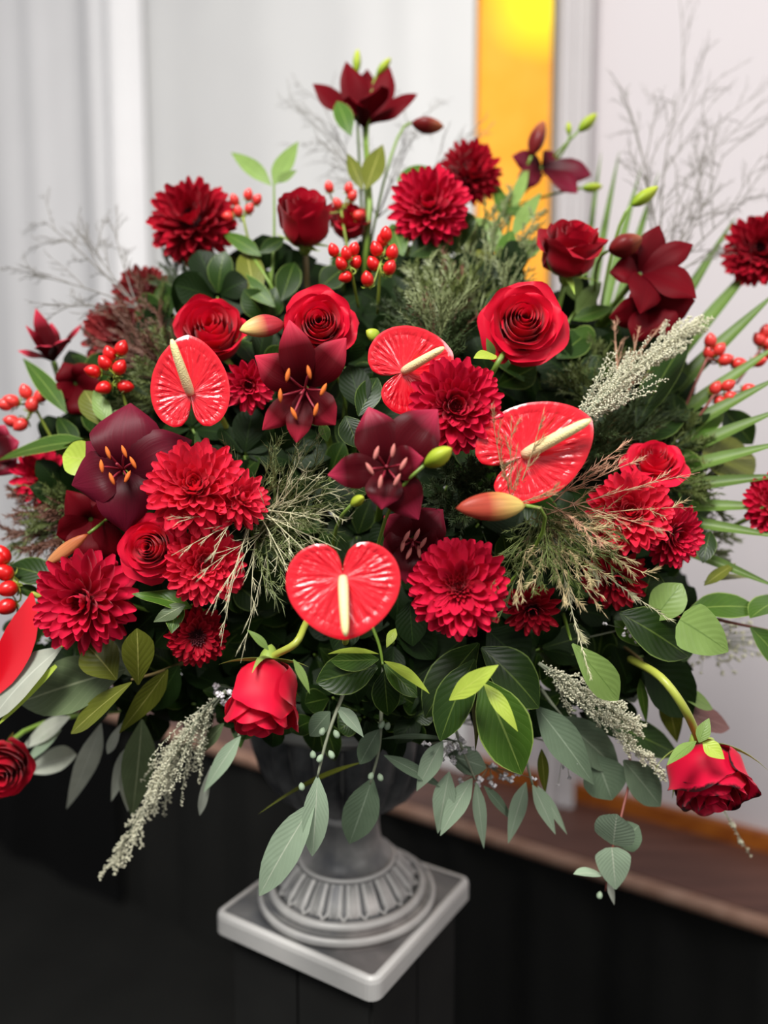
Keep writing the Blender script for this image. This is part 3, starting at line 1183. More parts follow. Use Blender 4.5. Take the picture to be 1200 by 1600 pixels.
# ------------------------------------------------------------------ berries
def hypericum(label, stem, berries, mat='berry', leaves=(), smat='calyx', size=18):
    """stem: points (px, py, depth); berries: (px, py, dd, angle deg in the image)"""
    d = stem[-1][2]
    pts = [at(*p) for p in stem]
    t = thing('berry_sprig', label, 'berries', pts[0])
    sb = MB().add(*tube(bez(pts[0], pts[len(pts) // 2], pts[-1], 8), .0013, 6))
    jn = pts[-1]
    for (bx, by, bd, an) in berries:
        R, U, T = frame(bx, by)
        a = math.radians(an)
        ax = (R * math.cos(a) + U * math.sin(a) + T * .25).normalized()
        c = at(bx, by, d + bd)
        L = size * d / FPX
        b0, b1 = c - ax * L * .62, c + ax * L * .68
        be = part('berry', MB().add(*spindle(b0, b1, L * .5, 12, 9, [0, .62, .88, .99, 1, .96, .86, .68, .40, 0])), M[mat], t)
        cb = MB()
        o1 = ax.orthogonal().normalized()
        o2 = ax.cross(o1)
        for k in range(5):
            rd = o1 * math.cos(k * 1.2566) + o2 * math.sin(k * 1.2566)
            cb.add(*blade(b0 + ax * .0008, b0 + rd * L * .42, b0 + rd * L * .62 + ax * L * .15, L * .34, -ax, 'ovate', .2, 2, 4))
        part('calyx', cb, M['calyx'], be)
        sb.add(*tube(bez(jn, b0 - ax * .008, b0, 4), .0008, 5))
    part('stem', sb, M[smat], t)
    for lf in leaves:
        add_leaf(t, *lf[:3], **lf[3])
    return t


# ------------------------------------------------------------------ sprays: grasses, ferns, plumes
def rdir(axis, ang, az):
    a = axis.orthogonal().normalized()
    b = axis.cross(a)
    return axis * math.cos(ang) + (a * math.cos(az) + b * math.sin(az)) * math.sin(ang)


def cone(mb, p0, p1, r):
    ax = p1 - p0
    a = ax.orthogonal().normalized() * r
    b = ax.cross(a).normalized() * r
    mb.add([p0 + a, p0 - a * .5 + b * .87, p0 - a * .5 - b * .87, p1], [(0, 1, 3), (1, 2, 3), (2, 0, 3)])


def spray(name, label, cat, base, tips, mat, group=None, nb=10, bl=.05, ang=.45, barbs=14, barb=.006, bang=.6, r=.0005, sag=0.0, droop=0.0, stem_r=.0011, smat=None, blob=0.0, taper=True, start=.15, bj=0, jit=.25):
    """stems from BASE to each of TIPS, each with side branches, each branch with needles (or tiny buds)"""
    B = at(*base)
    t = thing(name, label, cat, B, group)
    sb, nbm = MB(), MB()
    for tp in tips:
        T = at(*tp)
        B = at(base[0] + random.uniform(-bj, bj), base[1] + random.uniform(-bj, bj), base[2])
        L = (T - B).length
        mid = (B + T) / 2 + Vector((0, 0, sag * L)) + Vector((random.uniform(-1, 1), random.uniform(-1, 1), random.uniform(-1, 1))) * L * .06
        pts = bez(B, mid, T, 16)
        sb.add(*tube(pts, [stem_r * (1.1 - .8 * i / 16) for i in range(17)], 5))
        for k in range(nb + 1):
            q = start + (1 - start) * (k / nb)
            if k == nb:
                continue
            i = min(15, int(q * 16))
            p = pts[i].lerp(pts[i + 1], q * 16 - i)
            ax = (pts[i + 1] - pts[i]).normalized()
            bd = rdir(ax, ang * random.uniform(1 - jit, 1 + jit), random.uniform(0, 2 * PI))
            ln = bl * ((1 - .75 * q) if taper else 1) * random.uniform(.7, 1.2)
            e = p + bd * ln + Vector((0, 0, -droop * ln))
            bp = bez(p, p + bd * ln * .55, e, 5)
            sb.add(*tube(bp, [r * 1.0, r, r * .9, r * .8, r * .6, r * .3], 3, False))
            strand(nbm, bp, barbs, barb, bang, r, blob)
        strand(nbm, pts[int(16 * start):], barbs, barb, bang, r, blob)
    part('stem', sb, M[smat or mat], t)
    part('needles' if not blob else 'tiny_buds', nbm, M[mat], t, False, kind='stuff')
    return t


def strand(mb, pts, n, ln, ang, r, blob):
    m = len(pts) - 1
    for k in range(n):
        q = (k + random.random()) / n
        i = min(m - 1, int(q * m))
        p = pts[i].lerp(pts[i + 1], q * m - i)
        ax = (pts[i + 1] - pts[i]).normalized()
        d = rdir(ax, ang * random.uniform(.7, 1.3), random.uniform(0, 2 * PI))
        l = ln * random.uniform(.6, 1.2) * (1 - .35 * q)
        cone(mb, p, p + d * l, r)
        if blob:
            mb.add(*ico(p + d * l, blob * random.uniform(.7, 1.2)))


def twigs(name, label, cat, base, tips, mat='twig_grey', r=.0009, depth=3):
    """bare wispy branching grass heads"""
    B = at(*base)
    t = thing(name, label, cat, B)
    mb, fine = MB(), MB()

    def grow(p, d, L, rr, lev):
        e = p + d * L
        k = p + d * L * .5 + Vector((random.uniform(-1, 1), random.uniform(-1, 1), random.uniform(-1, 1))) * L * .06
        pts = bez(p, k, e, 5)
        (mb if lev == 0 else fine).add(*tube(pts, [rr, rr * .9, rr * .8, rr * .7, rr * .6, rr * .4], 4, False))
        if lev < depth:
            for q in ([.35, .5, .62, .74, .86, .96] if lev == 0 else [.3, .5, .7, .9]):
                pp = pts[int(q * 5)].lerp(pts[min(5, int(q * 5) + 1)], q * 5 - int(q * 5))
                grow(pp, rdir(d, random.uniform(.25, .65), random.uniform(0, 2 * PI)), L * random.uniform(.28, .42), rr * .62, lev + 1)
    for tp in tips:
        T = at(*tp)
        grow(B, (T - B).normalized(), (T - B).length, r, 0)
    part('stem', mb, M[mat], t)
    part('fine_twigs', fine, M[mat], t, kind='stuff')
    return t


def blossoms(label, c, n, spread, size, mat='white_blossom', depth=None):
    """a small spray of baby's breath"""
    px, py, d = c
    foot = foam()
    t = thing('white_filler_flower', label, 'filler flower', foot)
    mb, sb = MB(), MB()
    C0 = at(px, py, d)
    sb.add(*tube(bez(foot, (foot + C0) / 2 + Vector((0, 0, .02)), C0 + Vector((0, .02, 0)), 6), .0008, 4))
    for k in range(n):
        p = at(px + random.gauss(0, spread[0]), py + random.gauss(0, spread[1]), d + random.gauss(0, .012))
        sb.add(*tube([C0 + Vector((0, .02, 0)), p], .0003, 3, False))
        s = size * d / FPX / 2 * random.uniform(.7, 1.2)
        for q in range(5):
            o = Vector((random.gauss(0, 1), random.gauss(0, 1), random.gauss(0, 1))).normalized() * s * .55
            mb.add(*ico(p + o, s * .6))
    part('stem', sb, M['stem_grey'], t)
    part('blossoms', mb, M[mat], t, kind='stuff')
    return t

# ------------------------------------------------------------------ the flowers, front ones first
def P(px, py, dd=0.0):
    return (px, py, D(px, py) + dd)


rose('open bright red rose above the dark lily, facing the viewer near the middle', 500, 506, 124, (-.05, .28, 1), 'open', 'rose', dd=-.012, spin=.6)
t = rose('large open red rose at right of center, green sepals showing below its left side', 818, 503, 142, (.12, .32, 1), 'open', 'rose', dd=-.015, spin=2.1, via=[P(745, 620, .06), P(768, 585, .02), P(782, 560, .005)])
add_leaf(t, P(776, 556, -.01), P(740, 560, -.03), 26, 'lance', 'leaf_lime', face=(-.2, .5, 1), name='sepal')
add_leaf(t, P(772, 560, .0), P(760, 528, -.02), 14, 'lance', 'leaf_light', name='sepal')
rose('half open deep red rose seen from its side, behind the large open rose', 893, 390, 104, (.2, .93, .32), 'half', 'rose_dark', dd=.0, spin=.4, squash=1.08)
rose('upright dark red rosebud on a brown stem beside berries near the top', 476, 342, 80, (-.02, .92, .36), 'bud', 'rose_dark', dd=.02, spin=1.2, stem='stem_brown', squash=1.05)
rose('red rose partly hidden behind the anthurium with the upward spadix', 330, 520, 112, (-.1, .55, .8), 'half', 'rose', dd=.02, spin=.2)
rose('bright red rose wedged between burgundy lily and chrysanthemums at lower left', 235, 856, 112, (-.28, .05, 1), 'open', 'rose_pink', dd=-.01, spin=2.8)
t = rose('drooping red rose hanging head down in front of the urn bowl', 411, 1086, 116, (-.16, -.95, .26), 'barrel', 'rose_pink', dd=-.02, spin=1.0, via=[P(520, 930, .07), P(482, 968, .02), P(462, 1005, -.012)], squash=1.12, stem='stem_lime', sepal=1.1)
add_leaf(t, P(420, 1016, -.03), P(386, 984, -.03), 15, 'lance', 'leaf_light', face=(.3, .5, 1), name='sepal')
add_leaf(t, P(458, 1030, -.03), P(484, 1084, -.035), 15, 'lance', 'leaf_light', face=(.4, .2, 1), name='sepal')
t = rose('red rose with browned ragged petal edges hanging at lower right on a bent stem', 1112, 1226, 128, (.26, -.90, .32), 'barrel', 'rose_burnt', dd=-.06, spin=.5, via=[P(985, 1030, .03), P(1032, 1058, -.035), P(1072, 1112, -.055)], stem='stem_lime', squash=.86, sepal=1.2)
add_leaf(t, P(1098, 1160, -.08), P(1132, 1186, -.10), 28, 'lance', 'leaf_lime', face=(0, .4, 1), name='sepal')
add_leaf(t, P(1088, 1158, -.075), P(1042, 1196, -.085), 22, 'lance', 'leaf_light', face=(-.4, .3, 1), name='sepal')
add_leaf(t, P(1092, 1160, -.08), P(1108, 1122, -.075), 22, 'lance', 'leaf_light', face=(0, 0, 1), name='sepal')
rose('dark red rose cut off by the left picture edge, below the pale leaf', 2, 1200, 100, (-.1, -.5, .8), 'half', 'rose_dark', dd=-.02, spin=.9)
rose('dark red rose mostly hidden behind berries, right of the upright bud', 545, 345, 66, (.1, .85, .45), 'half', 'rose_dark', dd=.06, spin=.1)
rose('red rose above the chrysanthemum cluster at right, half veiled by tan grass', 1022, 722, 104, (.12, .72, .68), 'open', 'rose_pink', dd=.01, spin=1.9)

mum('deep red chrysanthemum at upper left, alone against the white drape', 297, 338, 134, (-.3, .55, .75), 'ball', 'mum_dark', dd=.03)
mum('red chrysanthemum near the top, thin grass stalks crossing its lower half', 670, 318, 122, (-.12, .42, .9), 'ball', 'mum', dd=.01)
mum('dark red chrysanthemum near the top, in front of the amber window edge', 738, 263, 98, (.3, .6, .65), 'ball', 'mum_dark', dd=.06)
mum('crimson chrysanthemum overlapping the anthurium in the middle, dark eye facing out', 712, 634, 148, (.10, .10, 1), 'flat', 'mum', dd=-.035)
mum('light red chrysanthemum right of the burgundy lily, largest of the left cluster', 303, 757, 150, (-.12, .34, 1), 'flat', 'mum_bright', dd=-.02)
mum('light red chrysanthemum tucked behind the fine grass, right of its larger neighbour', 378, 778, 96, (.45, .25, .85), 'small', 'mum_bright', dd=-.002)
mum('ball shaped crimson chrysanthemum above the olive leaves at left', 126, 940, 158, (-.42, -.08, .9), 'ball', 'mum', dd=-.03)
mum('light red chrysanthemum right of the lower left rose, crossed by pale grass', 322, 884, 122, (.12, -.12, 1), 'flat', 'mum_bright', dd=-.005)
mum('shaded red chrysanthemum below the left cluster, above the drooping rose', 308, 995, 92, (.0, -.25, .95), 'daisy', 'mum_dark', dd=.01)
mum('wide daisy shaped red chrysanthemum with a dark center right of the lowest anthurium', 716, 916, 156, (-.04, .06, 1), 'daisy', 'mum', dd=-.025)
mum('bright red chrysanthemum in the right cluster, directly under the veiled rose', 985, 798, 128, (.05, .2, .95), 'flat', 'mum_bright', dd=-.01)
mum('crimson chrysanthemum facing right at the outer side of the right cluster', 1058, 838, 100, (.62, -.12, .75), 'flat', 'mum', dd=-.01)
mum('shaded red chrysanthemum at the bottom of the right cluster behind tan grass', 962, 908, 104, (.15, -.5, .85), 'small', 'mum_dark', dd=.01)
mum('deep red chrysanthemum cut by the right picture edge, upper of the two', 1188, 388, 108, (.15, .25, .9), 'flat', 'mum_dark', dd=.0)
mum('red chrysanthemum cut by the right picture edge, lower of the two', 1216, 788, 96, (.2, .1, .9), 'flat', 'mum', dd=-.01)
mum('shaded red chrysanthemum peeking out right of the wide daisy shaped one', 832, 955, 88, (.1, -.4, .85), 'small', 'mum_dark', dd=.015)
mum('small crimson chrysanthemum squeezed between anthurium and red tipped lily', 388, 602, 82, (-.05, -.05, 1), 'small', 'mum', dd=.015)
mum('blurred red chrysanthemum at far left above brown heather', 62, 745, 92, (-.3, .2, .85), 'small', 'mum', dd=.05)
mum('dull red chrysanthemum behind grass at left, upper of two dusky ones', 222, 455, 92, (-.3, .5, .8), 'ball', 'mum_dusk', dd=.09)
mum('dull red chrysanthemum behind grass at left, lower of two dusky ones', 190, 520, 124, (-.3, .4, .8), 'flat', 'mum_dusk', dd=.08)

M['lily_tip'] = petal_mat('lily_petal_pink_tip', '#46030d', '#b8304e', 0.4, 0.15, 0.12, p0=0.68, p1=1.0, streak=0.25, trans=0.12, spec=0.1)
lily('dark burgundy lily at the very top with two green buds, against the drape', (570, 200, .03), (.02, .9, .40),
     [(489, 131, .0, 62, .15), (541, 96, .01, 48, .1), (574, 108, .04, 50, .1), (608, 104, .02, 54, .1), (652, 147, .0, 64, .15), (596, 134, -.035, 60, .25), (545, 150, -.03, 46, .2)],
     'lily', stamen=0, buds=[(557, 116, .02, 559, 76, .02, 13, 'bud_green'), (588, 118, .02, 611, 90, .02, 13, 'bud_green'), (642, 192, 0, 694, 198, 0, 25, 'bud_brown')],
     leaves=[(P(548, 212, .0), P(527, 158, -.01), 30, 'ovate', 'leaf_mid'), (P(572, 296, .03), P(598, 226, .03), 36, 'lance', 'leaf_olive'), (P(566, 296, .03), P(543, 240, .03), 24, 'lance', 'leaf_olive')],
     via=[P(570, 430, .10), P(578, 320, .05)])
lily('red tipped dark lily with orange stamens, tucked under the middle rose', (478, 606, -.045), (-.1, -.12, 1),
     [(452, 500, -.012, 58, .30), (541, 528, -.005, 58, .32), (398, 556, .0, 60, .35), (410, 672, -.012, 40, .5), (463, 692, -.015, 42, .5), (524, 664, -.008, 56, .45)],
     'lily_red', stamen=.032, spread=.5)
lily('dark burgundy lily with pink rimmed tips in the center of the arrangement', (604, 732, -.05), (.0, .05, 1),
     [(576, 636, .0, 76, .35), (684, 640, .005, 86, .35), (662, 716, -.012, 56, .5), (654, 812, -.0, 66, .45), (596, 796, -.012, 60, .5), (512, 742, -.004, 56, .5)],
     'lily_tip', 'anther_pink', stamen=.026, spread=.45)
lily('broad wine purple lily with orange anthers at left, facing the viewer', (196, 738, -.03), (-.15, .15, 1),
     [(204, 630, .012, 112, .4), (300, 688, .015, 84, .4), (134, 690, .012, 66, .4), (112, 758, -.004, 86, .45), (196, 832, -.0, 84, .45), (272, 790, .012, 70, .4)],
     'lily_wine', stamen=.038, spread=.3)
lily('nearly black lily drooping below the wine purple lily at left', (142, 812, .005), (-.2, -.35, .9),
     [(104, 766, .01, 50), (88, 836, .0, 54), (128, 876, 0, 56), (196, 862, 0, 60), (190, 800, .02, 60), (150, 770, .02, 60)], 'lily', stamen=0,
     buds=[(138, 834, -.02, 70, 884, -.02, 20, 'bud_orange')])
lily('maroon lily at upper right pointing outwards, its petals in two tiers', (1000, 428, .0), (.45, .45, .7),
     [(1030, 352, .01, 46, .2), (1083, 382, .0, 44, .25), (952, 426, .01, 50, .3), (1088, 466, -.02, 62, .3), (1000, 490, -.02, 60, .4), (975, 380, .02, 46, .2)], 'lily', stamen=0,
     buds=[(950, 392, 0, 1004, 372, 0, 36, 'bud_brown'), (986, 322, .02, 1029, 291, .02, 21, 'bud_green')])
lily('maroon lily under the two tiered one at right, lower petals veiled by brown tendrils', (1010, 480, .01), (.35, -.15, .9),
     [(952, 496, .0, 48, .3), (1086, 470, .0, 56, .35), (1048, 524, .0, 54, .35), (990, 534, .0, 50, .35), (1000, 440, .02, 50, .3)], 'lily', stamen=0)
lily('plum coloured lily in front of the amber window, with buds around it', (846, 262, .07), (.45, .25, .7),
     [(800, 244, .0, 34, .2), (924, 274, .0, 42, .2), (902, 302, -.01, 40, .2), (806, 292, 0, 34, .2), (870, 240, .02, 36, .2)], 'lily_wine', stamen=0,
     buds=[(830, 244, 0, 850, 188, 0, 25, 'bud_brown'), (903, 206, 0, 933, 177, 0, 17, 'bud_green'), (908, 294, 0, 942, 291, 0, 14, 'bud_green'), (890, 212, 0, 888, 190, 0, 9, 'bud_green')])
lily('red lily seen from the side at far left, spiky tips pointing up', (84, 566, .06), (-.2, .85, .4),
     [(28, 548, 0, 24, .15), (40, 508, -.01, 25, .1), (56, 482, .0, 27, .05), (80, 504, .01, 26, .1), (104, 530, -.02, 36, .25), (128, 506, .01, 22, .1), (62, 540, -.03, 34, .25)], 'lily_red', stamen=0)
lily('very dark lily at left under the spiky red one, among berries', (118, 600, .05), (-.1, -.2, .9),
     [(166, 610, 0, 50), (136, 648, 0, 52), (98, 566, .01, 44), (150, 570, .01, 46), (98, 622, 0, 44)], 'lily', stamen=0)
lily('dark lily cut off by the left picture edge above the green leaf', (-8, 708, .03), (-.2, .1, .9),
     [(30, 690, 0, 48), (24, 740, 0, 48), (-30, 668, 0, 48), (-20, 750, 0, 48), (8, 664, 0, 44)], 'lily_tip', stamen=0)
lily('shadowed dark lily below the center lily, between anthurium and daisy shaped bloom', (645, 842, -.002), (.0, -.2, 1),
     [(600, 806, .0, 60), (692, 796, .0, 66), (690, 860, .0, 60), (634, 912, -.01, 60), (596, 866, .0, 56), (648, 790, .01, 60)], 'lily_tip', 'anther_pink', stamen=.022)
bud_thing('small yellow green lily bud beside the center lily', P(662, 728, -.06), P(706, 700, -.075), 29, 'bud_green')
bud_thing('large red and cream lily bud lying sideways below the veined anthurium', P(822, 790, -.05), P(712, 794, -.055), 44, 'bud_striped')
bud_thing('striped red bud with yellow tip left of the middle rose', P(446, 506, -.01), P(374, 516, -.03), 34, 'bud_red')
bud_thing('tiny yellow bud peeking out below the center lily', P(548, 790, -.04), P(568, 776, -.055), 16, 'bud_green')
bud_thing('small yellowish bud right of the middle rose, before the upper anthurium', P(594, 532, .0), P(572, 516, -.01), 20, 'bud_green')

M['spathe_smooth'] = plain('spathe_smooth_red', '#d60c20', 0.3, 0, Coat_Weight=0.6, Coat_Roughness=0.15)
anthurium('glossy red anthurium at left, cream spadix pointing up and left', 298, 616, (-.06, 1), 92, (-.12, .12, 1), dd=-.045, spad=(-30, -86), wide=.90, spr=.082)
anthurium('glossy red anthurium above the center, overlapped by the crimson chrysanthemum', 630, 581, (.93, .36), 84, (.12, .12, 1), dd=-.015, spad=(64, -38), wide=1.14, spr=.085)
anthurium('veined red anthurium at right, partly veiled by thin tan grass', 818, 712, (.88, .47), 118, (.05, .1, 1), dd=-.035, spad=(105, -56), wide=.88, spr=.08)
anthurium('lowest red anthurium, cream spadix hanging straight down above the dark leaves', 536, 902, (.04, -1), 97, (-.05, .05, 1), dd=-.06, spad=(4, 92), wide=1.26, spr=.082)
t = thing('anthurium', 'smooth red anthurium spathe seen edge on at the left picture edge', 'anthurium', foam())
part('spathe', MB().add(*blade(at(*P(50, 926, -.02)), at(*P(44, 1010, -.035)), at(*P(-22, 1094, -.045)), 62 * .6 / FPX, dirv(20, 1000, (-.55, .1, 1)), 'ovate', .25, 8, 16)), M['spathe_smooth'], t)
part('stem', MB().add(*tube(bez(WM[t].translation.copy(), at(*P(130, 960, .06)), at(*P(50, 928, -.018)), 10), .0024, 7)), M['stem_lime'], t)

# ------------------------------------------------------------------ berries
hypericum('red berry sprig above the middle rose, left of two', [P(560, 480, .06), P(552, 440, .02), P(548, 418, .0)],
          [(521, 391, 0, 110), (541, 396, -.004, 100), (553, 389, .004, 70), (533, 412, -.004, 120), (540, 433, 0, 200), (556, 410, .006, 60)], size=18)
hypericum('red berry sprig above the middle rose, right of two, reaching higher', [P(590, 490, .06), P(592, 450, .02), P(594, 412, .0)],
          [(588, 389, 0, 110), (613, 394, 0, 75), (609, 418, -.004, 60), (574, 436, -.006, 100), (603, 366, .006, 90), (583, 412, .002, 120), (598, 374, .01, 80)], size=20)
hypericum('red berry sprig at left above the wine purple lily', [P(215, 690, .06), P(195, 630, .03), P(185, 590, .01)],
          [(190, 544, 0, 70), (171, 553, 0, 110), (164, 567, -.002, 130), (187, 574, -.006, 60), (145, 580, 0, 170), (162, 606, 0, 200), (196, 604, .002, 0)], size=21)
hypericum('coral red berry sprig at far left edge below the spiky lily', [P(90, 700, .08), P(60, 650, .05), P(50, 625, .04)],
          [(40, 612, 0, 110), (18, 626, 0, 160), (64, 618, 0, 60), (32, 664, 0, 220), (18, 658, .004, 170), (50, 632, -.004, 80), (8, 632, .0, 180)], 'berry_coral', size=20)
hypericum('coral red berry sprig at right beside the pale plume tip', [P(1060, 660, .08), P(1090, 590, .05), P(1105, 560, .04)],
          [(1110, 532, 0, 90), (1124, 546, 0, 50), (1134, 562, 0, 20), (1155, 568, 0, 0), (1108, 550, .004, 100), (1186, 564, 0, 10)], 'berry_coral', smat='stem_red', size=19)
hypericum('coral red berry sprig at right below the plume tip, lower of two', [P(1065, 690, .08), P(1100, 640, .05), P(1115, 618, .04)],
          [(1138, 602, 0, 30), (1142, 620, 0, 0), (1170, 608, 0, 10), (1118, 606, .002, 60), (1126, 628, .004, 330)], 'berry_coral', smat='stem_red', size=18)
hypericum('coral berry sprig cut off by the right picture edge', [P(1150, 600, .08), P(1180, 560, .05), P(1192, 540, .04)],
          [(1196, 518, 0, 80), (1200, 536, 0, 30), (1186, 530, 0, 120), (1206, 552, 0, 0)], 'berry_coral', smat='stem_red', size=19)
hypericum('red berry sprig at lower left edge above the edge on anthurium', [P(60, 930, .06), P(35, 915, .01), P(24, 910, -.01)],
          [(6, 894, 0, 150), (12, 920, -.004, 190), (10, 948, -.004, 200), (-4, 872, 0, 130), (4, 868, .004, 100)], size=26)
hypericum('blurred berry sprig right of the upper left chrysanthemum', [P(395, 400, .08), P(384, 360, .05), P(380, 340, .04)],
          [(366, 312, 0, 110), (388, 304, 0, 80), (390, 326, 0, 60), (356, 338, 0, 180), (402, 312, .004, 60), (372, 330, 0, 100)], 'berry_coral', size=15)
hypericum('blurred berry sprig rising over the hidden dark rose near the top', [P(545, 400, .07), P(536, 350, .05), P(533, 330, .04)],
          [(514, 292, 0, 100), (545, 294, 0, 80), (551, 306, 0, 60), (527, 318, 0, 120), (560, 336, 0, 30), (500, 330, 0, 170)], 'berry_coral', size=15)

# ------------------------------------------------------------------ leafy branches
def LF(b, t, w_, k='ovate', m='leaf_dark', **kw):
    kw.setdefault('face', (0, .3, 1))
    return (b, t, w_, dict(kind=k, mat=m, **kw))


branch('leafy_branch', 'rosette of glossy dark leaves with two lime young leaves below the daisy shaped bloom', 'foliage', [P(690, 960, .09), P(725, 1020, .04), P(745, 1075, .0)],
       [LF(P(748, 1005, .02), P(664, 1122, .0), 74, face=(-.5, .25, 1), cup=.2), LF(P(742, 1030, .0), P(688, 1158, -.02), 66, face=(-.35, .2, 1), cup=.22),
        LF(P(752, 1012, .01), P(842, 1106, .0), 82, face=(.4, .35, 1), cup=.2), LF(P(752, 1060, -.01), P(815, 1210, -.03), 88, 'ovate', 'leaf_mid', face=(.1, .3, 1), cup=.25, bend=.10),
        LF(P(728, 996, .04), P(648, 1062, .03), 72, m='leaf_deep_shade'), LF(P(762, 985, .04), P(824, 1044, .03), 84, m='leaf_deep_shade'),
        LF(P(734, 1080, -.01), P(742, 1176, -.01), 17, 'lance', 'leaf_olive', face=(.6, 0, .5)),
        LF(P(702, 1094, -.035), P(779, 1039, -.05), 34, 'lance', 'leaf_lime', face=(.2, .4, 1), cup=.1, label='lime young leaf pointing up and right'),
        LF(P(756, 1068, -.035), P(809, 1143, -.05), 27, 'lance', 'leaf_lime', face=(.3, .3, 1), cup=.1, label='lime young leaf pointing down and right')], 'stem_brown')
branch('leafy_branch', 'dark leaves with folded lime edged young leaves under the lowest anthurium', 'foliage', [P(560, 930, .09), P(590, 1000, .05), P(598, 1038, .01)],
       [LF(P(600, 1033, .0), P(671, 1084, -.02), 26, 'lance', 'leaf_lime', face=(.3, .8, .7)), LF(P(600, 1038, .01), P(652, 1090, .0), 34, m='leaf_mid'),
        LF(P(592, 1022, .0), P(512, 1022, -.02), 22, 'lance', 'leaf_lime', face=(0, .9, .5)), LF(P(592, 1030, .01), P(516, 1032, .0), 34, m='leaf_mid', face=(0, -.2, 1)),
        LF(P(590, 1042, .01), P(494, 1066, .0), 64, m='leaf_dark', face=(-.1, .1, 1)), LF(P(600, 1048, .01), P(606, 1118, .01), 46, m='leaf_dark'),
        LF(P(618, 982, .0), P(604, 1012, -.01), 16, 'lance', 'leaf_lime'), LF(P(560, 960, .03), P(520, 1015, .02), 50, m='leaf_deep_shade'), LF(P(620, 960, .03), P(680, 1030, .03), 60, m='leaf_deep_shade'),
        LF(P(640, 940, .03), P(645, 1010, .02), 50, m='leaf_deep_shade'), LF(P(540, 1040, .03), P(560, 1100, .03), 50, m='leaf_deep_shade')])
branch('leafy_branch', 'olive leaves with pale midribs below the ball shaped chrysanthemum', 'foliage', [P(300, 1030, .09), P(250, 1050, .03), P(205, 1062, .0)],
       [LF(P(196, 1046, .01), P(30, 1098, -.01), 88, 'ovate', 'leaf_grey', face=(-.1, .2, 1), cup=.08), LF(P(182, 1062, -.01), P(134, 1006, -.02), 66, 'obovate', 'leaf_olive', face=(.3, .1, 1)),
        LF(P(216, 1070, -.01), P(214, 982, -.02), 50, 'obovate', 'leaf_olive', face=(.1, .1, 1)), LF(P(206, 1066, -.01), P(111, 1146, -.02), 40, 'obovate', 'leaf_olive', face=(.2, .6, 1)),
        LF(P(262, 1046, .02), P(186, 1146, .01), 38, 'lance', 'leaf_olive', face=(.4, .3, .8)), LF(P(214, 1058, .03), P(160, 978, .03), 60, 'ovate', 'leaf_grey'),
        LF(P(280, 1040, .04), P(240, 1110, .04), 50, m='leaf_deep_shade')], 'stem_brown')
branch('leafy_branch', 'large pale grey leaf with lime strip for its lit edge at the left picture edge', 'foliage', [P(120, 990, .05), P(95, 1012, .0)],
       [LF(P(96, 1012, -.02), P(-14, 1126, -.05), 66, 'ovate', 'leaf_pale', face=(-.4, .5, .8), cup=.2), LF(P(88, 1040, -.03), P(-4, 1134, -.055), 14, 'palm', 'leaf_lime', face=(.2, .4, .8))], 'stem_lime')  # narrow lime strip put in as the lit edge of the pale leaf
branch('hanging_leaf_branch', 'pale narrow leaves hanging below the olive leaves at lower left', 'foliage', [P(240, 1040, .10), P(210, 1100, .06), P(190, 1135, .05)],
       [LF(P(158, 1130, .05), P(104, 1264, .07), 36, 'lance', 'leaf_pale', face=(.2, .1, 1)), LF(P(222, 1124, .04), P(206, 1278, .05), 52, 'lance', 'leaf_grey', face=(.1, .1, 1)),
        LF(P(206, 1160, .05), P(174, 1252, .06), 26, 'lance', 'leaf_pale'), LF(P(190, 1130, .05), P(168, 1178, .05), 16, 'obovate', 'leaf_pale'), LF(P(196, 1190, .05), P(200, 1268, .06), 24, 'lance', 'leaf_pale'),
        LF(P(110, 1120, .05), P(32, 1172, .07), 32, 'lance', 'leaf_pale'), LF(P(38, 1206, .07), P(120, 1180, .07), 42, 'obovate', 'leaf_pale'), LF(P(96, 1140, .05), P(38, 1194, .06), 20, 'lance', 'leaf_euc')], 'stem_grey')
branch('hanging_leaf_branch', 'thin eucalyptus leaves hanging left of the urn behind the drooping rose', 'foliage', [P(420, 1060, .10), P(395, 1110, .05), P(372, 1150, .03)],
       [LF(P(376, 1150, .03), P(318, 1238, .03), 28, 'lance', 'leaf_euc'), LF(P(330, 1196, .03), P(312, 1274, .04), 15, 'obovate', 'leaf_pale'), LF(P(350, 1130, .04), P(310, 1180, .05), 22, 'lance', 'leaf_grey')], 'stem_grey')


def pods(t, spots, d):
    for (x, y) in spots:
        c = at(x, y, d)
        part('seed_pod', MB().add(*spindle(c, c + Vector((random.uniform(-.004, .004), -.003, -.006)), .0026, 7, 6, [0, .6, .9, 1, .95, .8, .5])), M['leaf_euc'], t)


